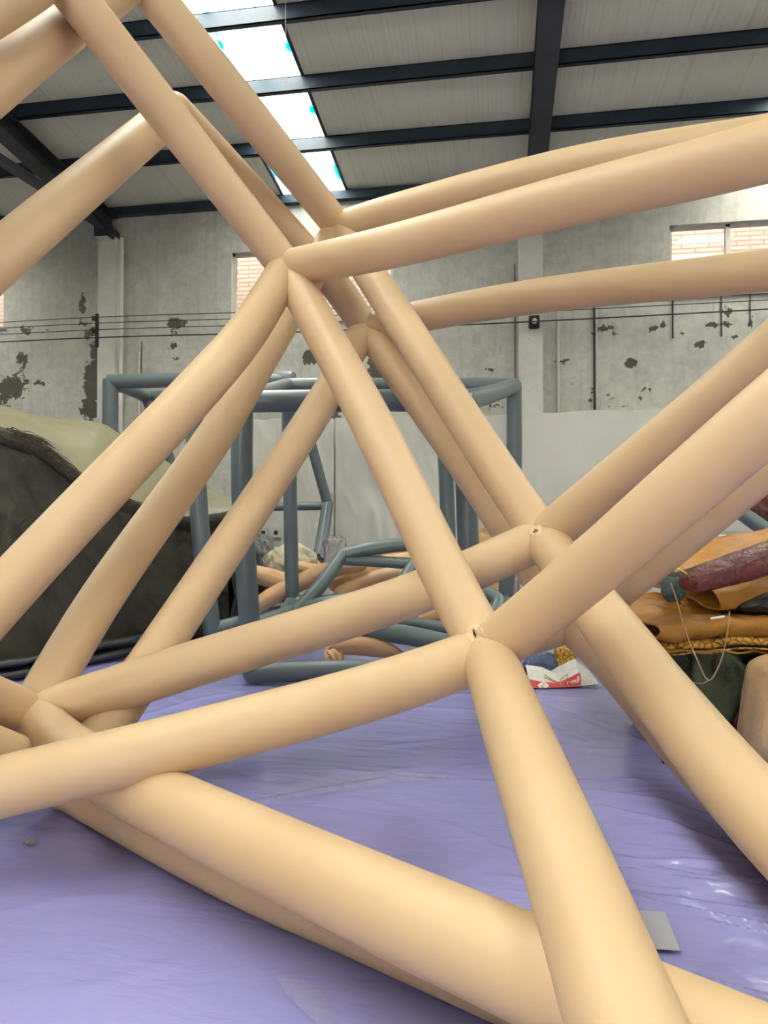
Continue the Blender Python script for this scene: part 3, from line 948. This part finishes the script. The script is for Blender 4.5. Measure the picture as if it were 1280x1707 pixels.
gf.tube([P1t, (530, 656, 27, 8.6), P4t]); gf.tube([P1b, (450, 1026, 24, 8.75), (560, 1001, 24, 8.9)])

# collapsed grey tube frame lying on the pile
gc = GFrame('slack_tube_cluster', P(620, 1010, 8.3), 'slack blue-grey inflatable tubes slumped over the tan tubes on the floor')
j0 = (571, 924, 22, 7.9)
gc.tube([j0, (620, 914, 23, 7.9), (720, 902, 23, 7.9)], M_GREY2, .05)
gc.tube([(571, 932, 20, 7.9), (630, 936, 19, 7.9), (720, 942, 19, 7.8)], M_GREY2, .03)
gc.tube([j0, (540, 968, 24, 7.6), (498, 1018, 26, 7.3)], M_GREY2, .03)
gc.tube([(432, 1036, 20, 7.4), (520, 1010, 23, 7.3), (600, 996, 22, 7.3)], M_GREY2, .03)
gc.tube([(700, 925, 22, 7.7), (670, 970, 22, 7.5), (640, 1010, 22, 7.4)], M_GREY2, .03)
gc.tube([(560, 1048, 30, 7.0), (660, 1056, 32, 6.9), (770, 1078, 32, 6.8)], M_GREY2, .04)
gc.tube([(600, 1034, 20, 7.4), (690, 1040, 21, 7.4), (780, 1052, 22, 7.3)], M_GREY2, .05)
gc.tube([(800, 984, 28, 7.6), (830, 1004, 28, 7.5), (810, 1050, 28, 7.2)], M_GREY2, .04)

# ------------------------------------------------------------------ slack tan tubes piled behind
TL = [([(424, 1012, 26), (470, 985, 30), (545, 952, 30), (600, 940, 24)], 8.2, 'slack tan tube slanting up behind the grey posts, tied at its low end'),
      ([(560, 972, 30), (610, 952, 34), (660, 938, 32), (740, 930, 30)], 8.5, 'slack tan tube on the floor pile, upper one of the pair lying side by side'),
      ([(572, 990, 32), (620, 970, 34), (680, 957, 34), (760, 950, 30)], 8.2, 'slack tan tube on the floor pile, lower one of the pair lying side by side'),
      ([(500, 945, 20), (530, 952, 22), (590, 955, 20)], 8.9, 'short tan tube end lying behind the slanting grey tube'),
      ([(620, 925, 16), (690, 918, 18), (760, 912, 18)], 8.9, 'thin strip of tan tube under the highest slack grey tube'),
      ([(415, 952, 24), (445, 962, 34), (470, 968, 30)], 8.7, 'puffy tan tube end under the beige sack'),
      ([(706, 1035, 22), (730, 1024, 24), (790, 1010, 24)], 7.9, 'tan tube end peeping out beside the grey floor tubes'),
      ([(868, 965, 14), (885, 975, 20), (900, 990, 20)], 7.5, 'tan tube end below the right joint of the middle frame')]
for i, (pl, d, lab) in enumerate(TL):
    pts = [(P(u, v, d), w*d/F/2) for (u, v, w) in pl]
    obj('slack_tube', tube_mesh(pts, 24, per=10, wrinkle=.09, seed=i*3.1, pucker=.08), M_TAN2, label=lab, cat='tube', group='slack tan tubes in the pile')
# the tied tube on the lilac sheet
root = empty('tied_tube', floorpt(600, 1098), 'tan tube with a gathered tied end lying on the lilac sheet', 'tube', 'slack tan tubes in the pile')
dd = 6.9
pts = [(P(565, 1076, dd), .085), (P(590, 1075, dd), .095), (P(620, 1078, dd), .1), (P(648, 1084, dd), .075), (P(668, 1090, dd), .035)]
obj('tube_body', tube_mesh(pts, 32, per=10, wrinkle=.05, pucker=.04), M_TAN2, root)
pts = [(P(569, 1077, dd), .07), (P(555, 1078, dd), .045), (P(550, 1086, dd), .055), (P(556, 1097, dd-.05), .09)]
obj('gathered_end', tube_mesh(pts, 36, per=8, wrinkle=.2, pucker=.16), M_TAN2, root)

# ------------------------------------------------------------------ sacks in the background pile
lump('rubble_sack', P(486, 936, 9.2), (.62, .45, .42), 0, M_SACK, .07, 4, 2.0, label='beige woven sack heaped behind the upright grey posts', cat='sack')
lump('plastic_bag', P(436, 920, 9.6), (.3, .3, .42), .2, M_BAGCLEAR, .06, 7, 5.0, label='crumpled clear plastic bag left of the beige sack, below the sockets', cat='bag')
lump('dark_bag', P(458, 988, 8.8), (.42, .3, .24), .1, M_BLACK, .06, 9, 7.0, label='black crumpled bag with white scraps under the tan tube ends', cat='bag')
lump('white_bag', P(462, 990, 8.6), (.16, .12, .1), .1, M_WSACK, .04, 12, 9.0, label='small white crumpled bag lying on the black bag', cat='bag')
lump('foil_wrap', P(558, 925, 8.2), (.26, .1, .42), 0, M_BAGCLEAR, .04, 12, 11.0, power=4, label='upright crinkled silvery plastic wrap beside the bent grey tube', cat='plastic wrap')
lump('foil_wrap', P(812, 910, 8.9), (.22, .14, .12), 0, M_BAGCLEAR, .04, 14, 13.0, label='small shiny plastic wrap behind the middle frame, right of the grey posts', cat='plastic wrap')
lump('tan_bundle', P(815, 975, 8.9), (.4, .3, 1.5), 0, M_TAN2, .05, 6, 25.0, zmin=.01, power=3, label='tall folded tan vinyl bundle behind the middle frame, under the shiny wrap', cat='bundle')
lump('tan_bundle', P(515, 955, 9.3), (.34, .25, .3), 0, M_TAN2, .05, 6, 15.0, label='small folded tan vinyl bundle behind the thin grey post', cat='bundle')
lump('dark_cloth', P(520, 940, 9.6), (.3, .2, .3), 0, M_BLACK, .05, 7, 17.0, label='dark crumpled cloth between beige sack and slanted grey leg', cat='cloth')
lump('wrapped_bundle', P(474, 628, 9.32), (.3, .2, .16), 0, M_BAGCLEAR, .02, 9, 3.0, label='small plastic-wrapped bundle on top of the far grey bar', cat='bundle')

# ------------------------------------------------------------------ dark tarpaulin pile on the left
root = empty('tarp_pile', floorpt(150, 1120), 'tall heap under dark olive tarp, khaki sheet on top, at the left', 'tarp pile')
eave = [(-330, 560, 6.0), (-150, 650, 6.3), (0, 716, 6.6), (70, 742, 6.9), (141, 797, 7.3), (236, 846, 8.0), (315, 864, 8.6), (388, 856, 9.0)]
ridge = [(-330, 520, 7.6), (-150, 655, 7.8), (0, 677, 8.0), (66, 692, 8.2), (167, 706, 8.6), (212, 728, 9.0), (351, 813, 9.7), (388, 832, 9.8)]
base = [(-330, 6.0), (-150, 6.3), (0, 6.65), (70, 6.95), (141, 7.35), (236, 8.0), (315, 8.6), (388, 9.0)]
EP = [(P(*e), 0) for e in eave]; RP = [(P(*e), 0) for e in ridge]
BP = []
for (u, d) in base:
    q = P(u, 900, d); BP.append((Vector((q.x, q.y, .02)), 0))
EC, RC, BC = catmull(EP, 16), catmull(RP, 16), catmull(BP, 16)
def samp(c, s):
    k = s*(len(c)-1); i = min(int(k), len(c)-2)
    return c[i][0].lerp(c[i+1][0], k-i)
fwd = (MROT @ Vector((0, 0, -1))); fwd.z = 0; fwd.normalize()
def fn(s, t):
    e = samp(EC, s); b = samp(BC, s)
    b = b - fwd*.12
    p = b.lerp(e, t)
    q = Vector((s*9 + t*2.5, t*3.0, 1.0))
    w = (ridged(q)-.4)*.06 + (ridged(q*2.3+Vector((t*2, 0, 4)))-.4)*.03 + noise.noise(q*.6)*.1
    sag = .12*math.sin(math.pi*t)
    if .9 < t: w *= (1-t)*10
    return p - fwd*(w+sag)
obj('tarp_side', grid_mesh(220, 110, fn), M_OLIVE, root)
def fn(s, t):
    e = samp(EC, s); r = samp(RC, s)
    p = e.lerp(r, t)
    q = Vector((s*5, t*2, 7.0))
    p.z += .06*math.sin(math.pi*t) + .02*noise.noise(q) + .012*(ridged(q*2.2)-.5)
    if t < .04: p = p - fwd*.03
    return p
o = obj('top_sheet', grid_mesh(160, 40, fn), M_KHAKI, root); o['label'] = 'khaki plastic sheet over the top'
def fn(s, t):     # rolled hem under the sheet edge
    e = samp(EC, s)
    a = t*2*math.pi
    r = .05*(1+.3*noise.noise(Vector((s*30, 0, 0))))
    return e - fwd*(.05+r*math.cos(a)) + Vector((0, 0, -.05 + r*1.6*math.sin(a)))
obj('rolled_hem', grid_mesh(200, 14, fn), M_OLIVE, root)
def fn(s, t):     # back slope and right end, closing the heap
    r = samp(RC, s); b = samp(BC, s) + fwd*1.8
    return r.lerp(b, t) + fwd*.1*math.sin(math.pi*t)
obj('tarp_back', grid_mesh(60, 20, fn), M_OLIVE, root)
def fn(s, t):
    top = [samp(EC, 1), samp(RC, 1)]; bot = [samp(BC, 1)-fwd*.12, samp(BC, 1)+fwd*1.8]
    p = (bot[0].lerp(bot[1], s)).lerp(top[0].lerp(top[1], s), t)
    q = Vector((s*4, t*3, 2))
    return p + Vector((.05*ridged(q), 0, 0))
obj('tarp_end', grid_mesh(40, 40, fn), M_OLIVE, root)
# loose strands along the hem
bm = None
random.seed(4)
vs = []; es = []; fcs = []
for i in range(260):
    s = random.uniform(.3, .72); e = samp(EC, s)
    p = e + Vector((0, 0, random.uniform(-.06, .05))) - fwd*random.uniform(.04, .13)
    dr = (samp(EC, min(1, s+.02)) - e).normalized()*random.uniform(.12, .4) + Vector((0, 0, random.uniform(-.05, .04)))
    c = len(vs); wv = Vector((0, 0, .0035))
    m = p + dr*.5 + Vector((0, 0, random.uniform(-.02, .03)))
    vs += [p-wv, p+wv, m+wv, m-wv, p+dr]
    fcs += [(c, c+1, c+2, c+3), (c+3, c+2, c+4)]
me = bpy.data.meshes.new('frayed_strands'); me.from_pydata(vs, [], fcs)
obj('frayed_strands', me, M_STRAW, root, smooth=False, kind='stuff')

# black folded sheets at its foot
for k, (dz, off, lab) in enumerate(((.05, .42, 'black plastic sheet folded flat at the foot of the dark tarp heap, lowest layer'), (.15, .38, 'black plastic sheet folded flat at the foot of the dark tarp heap, upper layer'))):
    def fn(s, t):
        b = samp(BC, s*.8+.1) - fwd*off
        a = t*2*math.pi
        r = .05 + .012*noise.noise(Vector((s*12, k*3, 0)))
        return b + fwd*(-.16*math.cos(a)) + Vector((0, 0, dz + r*math.sin(a)*.9 + .01*math.sin(s*9+k)))
    obj('black_sheet', grid_mesh(120, 20, fn), M_BLACK, label=lab, cat='plastic sheet', group='black sheets at the foot of the heap')
lump('straw_bundle', P(402, 965, 9.75), (.55, .45, 1.5), 0, M_STRAW, .1, 6, 21.0, power=3.2, label='brown crinkled bundle standing between the grey posts at the right end of the tarp heap', cat='bundle', zmin=.01)

# ------------------------------------------------------------------ folded tarps on the right
def cam_lump(name, u, v, d, size, **kw):
    return lump(name, P(u, v, d), size, rz=YAW + kw.pop('turn', 0.0), **kw)
cam_lump('green_tarp', 1272, 1130, 5.0, (1.7, 1.1, .95), mat=M_GREEN, amp=.2, freq=3.0, seed=3.0, sub=80, power=3, stretch=(1, 1, .6), zmin=.012,
         label='dark green crumpled cloth at the bottom of the right-hand pile', cat='cloth')
cam_lump('green_tarp', 1215, 1215, 4.85, (.62, .5, .34), mat=M_GREEN, amp=.08, freq=4, seed=9.0, sub=60, power=2.4, zmin=.012,
         label='small dark green cloth fold spilling onto the lilac sheet beside the tan tube', cat='cloth')
cam_lump('brown_cloth', 1240, 1212, 4.6, (.34, .3, .34), mat=M_BROWN, amp=.07, freq=4, seed=19.0, sub=50, power=2.4, zmin=.012,
         label='glossy dark brown cloth between green cloth and beige bag', cat='cloth')
cam_lump('beige_bag', 1318, 1190, 4.15, (.5, .42, .62), mat=M_BEIGE, amp=.035, freq=2.2, seed=6.0, sub=60, power=4, zmin=.012, tilt=(0, .12),
         label='beige vinyl bag standing on the lilac sheet at the right edge', cat='bag')
def cloth_slab(name, u, v, d, size, turn=0, tilt=(0, 0), mat=None, layers=3, seed=0, amp=.03, **kw):
    """folded canvas: a stack of soft layers joined at a rolled front edge"""
    c = P(u, v, d)
    R = Matrix.Rotation(YAW+turn, 3, 'Z') @ Matrix.Rotation(tilt[0], 3, 'X') @ Matrix.Rotation(tilt[1], 3, 'Y')
    sx, sy, sz = size
    nl = layers
    prof = []
    for l in range(nl):            # zig-zag profile through the thickness
        z = -sz/2 + sz*l/(nl-1)
        ys_ = [-.5, -.25, 0, .25, .5] if l % 2 == 0 else [.5, .25, 0, -.25, -.5]
        for yy in ys_:
            prof.append(Vector((0, yy*sy, z)))
    pc = catmull([(p, 0) for p in prof], 6)
    n = len(pc)
    def fn(s, t):
        p = pc[min(int(t*(n-1)+.5), n-1)][0]
        x = (s-.5)*sx*(1 + .05*noise.noise(Vector((p.y*3, p.z*9, seed))))
        q = Vector((x*2.2+seed, p.y*2.5, p.z*3))
        w = noise.noise(q)*amp*1.6 + (ridged(q*1.7)-.5)*amp
        p2 = Vector((x, p.y + noise.noise(q+Vector((9, 0, 0)))*amp*2.2, p.z + w))
        return c + R @ p2
    me = grid_mesh(90, n, fn)
    o = obj(name, me, mat, None, True, **kw)
    m = o.modifiers.new('thick', 'SOLIDIFY'); m.thickness = .012; m.offset = 0
    return o
cloth_slab('ochre_tarp', 1262, 1034, 4.95, (1.8, .9, .22), turn=.05, tilt=(.06, -.02), mat=M_OCHRE, layers=3, seed=2, amp=.03,
           label='ochre canvas tarp folded flat under the brown roll, with sagging front edge', cat='tarp')
cloth_slab('patterned_cloth', 1165, 1066, 4.75, (.85, .5, .07), turn=-.05, tilt=(0, -.05), mat=M_PATTERN, layers=3, seed=5, amp=.02,
           label='yellow cloth with dark pattern squeezed between ochre and green tarps', cat='cloth')
cloth_slab('ochre_tarp', 1292, 944, 5.2, (1.5, 1.0, .22), turn=.12, tilt=(.22, -.2), mat=M_OCHRE, layers=3, seed=8, amp=.022,
           label='ochre canvas tarp on top of the right-hand pile, above and behind the brown roll', cat='tarp')
lump('black_cloth_and_gap_shade', P(1300, 992, 4.72), (.66, .5, .13), rz=YAW, mat=M_BLACK, amp=.03, freq=4, seed=31, power=2.4, tilt=(0, -.25),  # black body painting in the shade of the recess between the tarps
     label='black filler standing for the shaded gap between the two ochre tarps', cat='cloth')
pts = [(P(1148, 969, 4.55), .06), (P(1163, 966, 4.5), .085), (P(1230, 946, 4.52), .1), (P(1290, 926, 4.55), .105), (P(1420, 882, 4.6), .105)]
root = empty('vinyl_roll', P(1150, 985, 4.6), 'glossy brown vinyl roll lying across the ochre tarps', 'roll')
obj('roll_body', tube_mesh(pts, 56, per=26, wrinkle=.09, seed=3), M_BROWN, root)
o = obj('tie_tag', tube_mesh([(P(1128, 948, 4.5), .012), (P(1140, 953, 4.49), .014), (P(1148, 960, 4.49), .01)], 8, flat=.4), M_YELLOW, root); o['label'] = 'yellow tie at its left end'
cloth_slab('black_cloth_and_gap_shade', 1240, 935, 4.9, (1.0, .3, .05), tilt=(0, -.30), mat=M_BLACK, layers=3, seed=15, amp=.012,
           label='thin black cloth strip folded along the upper side of the brown roll', cat='cloth')
lump('dark_cloth', P(1120, 982, 4.7), (.13, .14, .16), mat=M_TEAL, amp=.03, freq=8, seed=4,
     label='dark green scrap bunched at the left end of the brown roll', cat='cloth')
# cord hanging in a V
pts = [(P(1118, 972, 4.42), .004), (P(1129, 1004, 4.4), .004), (P(1140, 1045, 4.38), .004), (P(1160, 1095, 4.36), .004), (P(1181, 1134, 4.34), .004),
       (P(1198, 1110, 4.36), .004), (P(1211, 1062, 4.38), .004), (P(1216, 1020, 4.4), .004)]
obj('cord', tube_mesh(pts, 8, per=8), M_ROPE, label='thin pale cord hanging in a V over the tarps on the right', cat='cord')
obj('cord', tube_mesh([(P(1181, 1134, 4.34), .004), (P(1172, 1139, 4.36), .004), (P(1155, 1138, 4.45), .004)], 8, per=6), M_ROPE, label='short loose tail of pale cord below the hanging V', cat='cord')
obj('plastic_clip', tube_mesh([(P(1186, 1031, 4.42), .008), (P(1206, 1028, 4.42), .008)], 10), M_WHITE, label='small white plastic tube clip on the edge of the ochre tarp', cat='clip')
# grey tube leaning at the far right
gr = GFrame('leaning_tube', P(1260, 900, 7.2), 'single blue-grey inflatable tube leaning behind the ochre tarps at the right edge')
gr.tube([(1190, 822, 24, 7.3), (1240, 858, 25, 7.2), (1330, 922, 27, 7.0)])
gr.root['category'] = 'tube'
cloth_slab('grey_sheet', 1220, 905, 6.3, (1.5, .9, .14), tilt=(.05, 0), mat=M_GREY2, layers=3, seed=25, amp=.02,
           label='folded grey-green vinyl sheet behind the ochre tarps', cat='sheet')
lump('dark_cloth', P(1310, 835, 7.6), (.7, .4, .5), mat=M_BROWN, amp=.06, freq=5, seed=14,
     label='dark brown heap above the leaning grey tube at the right edge', cat='cloth')

# ------------------------------------------------------------------ printed sack on the sheet
ctr = floorpt(938, 1143)
root = empty('printed_sack', ctr, 'white woven sack with a red printed band lying on the lilac sheet', 'sack')
d_s = 6.2
def sk(u, v, d=None): return P(u, v, d or d_s)
outl_b = [(880, 1146), (905, 1147), (935, 1146), (965, 1144), (997, 1140)]
outl_t = [(876, 1108), (903, 1112), (925, 1122), (958, 1098), (982, 1118)]
def sheetpt(s, t):
    k = s*4; i = min(int(k), 3); f = k-i; f = f*f*(3-2*f)
    bu = outl_b[i][0]+(outl_b[i+1][0]-outl_b[i][0])*f; bv = outl_b[i][1]+(outl_b[i+1][1]-outl_b[i][1])*f
    tu = outl_t[i][0]+(outl_t[i+1][0]-outl_t[i][0])*f; tv = outl_t[i][1]+(outl_t[i+1][1]-outl_t[i][1])*f
    u = bu+(tu-bu)*t; v = bv+(tv-bv)*t
    p = P(u, v, 6.12 + .32*t)
    q = Vector((s*5, t*2.5, 4))
    p = p - fwd*(.03*math.sin(math.pi*t) + .02*ridged(q)*math.sin(math.pi*min(1, t*1.2)))
    if p.z < .012: p.z = .012
    return p
front = obj('sack_front', grid_mesh(60, 30, sheetpt), M_WSACK, root)
def backpt(s, t):
    p = sheetpt(s, 1.0); b = sheetpt(s, 0) + fwd*.75
    q = p.lerp(b, t); q.z = max(.012, p.z*(1-t)**.7)
    return q
obj('sack_back', grid_mesh(60, 14, backpt), M_WSACK, root)
def band(s, t):
    ss = .05 + .75*s; tt = .04 + .40*t*(1-.25*math.sin(ss*6))
    return sheetpt(ss, tt) - fwd*.006
bd = obj('red_band', grid_mesh(50, 10, band), M_RED, root); bd['label'] = 'red printed band'
def disc(cs, ct, rs, rt, off, mat, name, par):
    verts = [sheetpt(cs, ct) - fwd*off]; fs = []
    n = 24
    for k in range(n):
        a = 2*math.pi*k/n
        verts.append(sheetpt(min(.99, max(.01, cs+rs*math.cos(a))), min(1, max(.02, ct+rt*math.sin(a)))) - fwd*off)
    for k in range(n): fs.append((0, 1+k, 1+(k+1) % n))
    me = bpy.data.meshes.new(name); me.from_pydata(verts, [], fs)
    o = obj(name, me, mat, par); return o
disc(.245, .16, .10, .19, .011, M_WHITE, 'white_emblem', bd)
for (a, b, ra, rb) in ((.24, .26, .022, .05), (.20, .14, .02, .03), (.285, .15, .03, .03), (.225, .07, .03, .02), (.27, .08, .015, .03)):
    disc(a, b, ra, rb, .014, M_DKPRINT, 'emblem_mark', bd)
# lettering on the band, as strokes
def stroke(pts, w=.004):
    pp = [(sheetpt(s, t) - fwd*.013, w) for (s, t) in pts]
    o = obj('letter', tube_mesh(pp, 6, per=3, flat=.35), M_WHITE, bd)
L0 = .60
def LX(x): return L0 + x*.028
for pts in ([(0, .20), (0, .32)], [(0, .30), (.5, .33), (.9, .28)],                                        # r
            [(1.3, .20), (1.3, .30), (1.8, .32), (1.8, .2)], [(1.8, .3), (2.3, .32), (2.3, .2)],            # m
            [(2.8, .32), (2.7, .22), (3.2, .2), (3.5, .32), (3.5, .2)],                                     # u
            [(4.1, .2), (4.1, .42), (4.8, .38), (4.7, .28), (4.1, .27)]):                                   # p-like last letter
    stroke([(LX(a), b) for a, b in pts])
# tie string on the sack
for pts in ([(.30, .72), (.38, .55), (.47, .48), (.55, .62), (.62, .66), (.60, .50), (.50, .47)], [(.28, .60), (.40, .46), (.50, .44), (.52, .30), (.54, .18)]):
    pp = [(sheetpt(s, t) - fwd*.018, .004) for s, t in pts]
    o = obj('tie_string', tube_mesh(pp, 8, per=6), M_ROPE, root)
lump('blue_cloth', P(903, 1112, 6.75), (.34, .24, .2), mat=M_NAVYCLOTH, amp=.04, freq=7, seed=2, zmin=.012, label='slate blue cloth behind the white printed sack', cat='cloth')
lump('teal_cloth', P(920, 1105, 6.8), (.18, .18, .2), mat=M_TEAL, amp=.04, freq=8, seed=5, zmin=.012, label='dark teal cloth behind the white printed sack, between blue and patterned cloths', cat='cloth')
lump('patterned_cloth', P(943, 1101, 6.75), (.2, .2, .26), mat=M_PATTERN, amp=.03, freq=7, seed=8, power=4, zmin=.012, label='yellow patterned cloth upright behind the white printed sack', cat='cloth')

# ------------------------------------------------------------------ things on the sheet
a = [floorpt(1062, 1524), floorpt(1108, 1527), floorpt(1134, 1592), floorpt(1085, 1588)]
bm = bmesh.new()
lo = [bm.verts.new(p + Vector((0, 0, .012))) for p in a]; hi = [bm.verts.new(p + Vector((0, 0, .0145))) for p in a]
bm.faces.new(lo[::-1]); bm.faces.new(hi)
for i in range(4): bm.faces.new((lo[i], lo[(i+1) % 4], hi[(i+1) % 4], hi[i]))
obj('paper_patch', bm, M_PAPER, smooth=False, label='square of grey paper stuck to the lilac sheet beside the nearest tan tube', cat='paper')
def film(name, outline, amp, seed, label, rot, n=120):
    """thin clear film with an irregular outline lying crumpled on the sheet"""
    pts = [floorpt(*p) for p in outline]
    cen = sum(pts, Vector((0, 0, 0)))/len(pts)
    m = len(pts)
    def fn(s, t):
        k = s*m; i = int(k) % m; f = k-int(k)
        e = pts[i].lerp(pts[(i+1) % m], f)
        e = cen.lerp(e, 1+.10*noise.noise(Vector((math.cos(s*6.2832)*4, math.sin(s*6.2832)*4, seed))))
        p = cen.lerp(e, max(t, .001))
        c, sn = math.cos(rot), math.sin(rot)
        a_, b_ = p.x*c + p.y*sn, -p.x*sn + p.y*c
        v = Vector((a_*3, b_*12.0, seed))
        w = Vector((noise.noise(v*.5), noise.noise(v*.5+Vector((3, 1, 2))), 0))
        h = max(0, ridged(v+w)-.25)*.8 + .5*max(0, ridged(v*2.1+w*2)-.3)
        return Vector((p.x, p.y, .016 + h*amp*min(1, 5*(1-t))))
    me = grid_mesh(n, n//2, fn)
    return obj(name, me, M_CLEAR, label=label, cat='plastic film')
film('plastic_film', [(415, 1342), (470, 1318), (560, 1295), (640, 1290), (740, 1296), (760, 1304), (640, 1312), (520, 1330)], .022, 5.0, 'narrow strip of clear plastic film creased on the lilac sheet in the middle', -.1, 160)
film('plastic_film', [(462, 1640), (500, 1638), (545, 1672), (560, 1700), (545, 1735), (510, 1700), (475, 1665)], .02, 7.0, 'small clear plastic scrap on the lilac sheet at the front', .3, 100)
lump('foil_scrap', floorpt(50, 1404, .014), (.05, .03, .016), mat=M_BAGCLEAR, amp=.01, freq=40, seed=2, sub=12, label='tiny scrap of clear plastic on the lilac sheet at the left', cat='scrap')
lump('dark_scrap', floorpt(1110, 1268, .02), (.05, .04, .03), mat=M_BLACK, amp=.01, freq=40, seed=3, sub=12, label='tiny dark scrap on the lilac sheet beside the rearmost tan tube', cat='scrap')
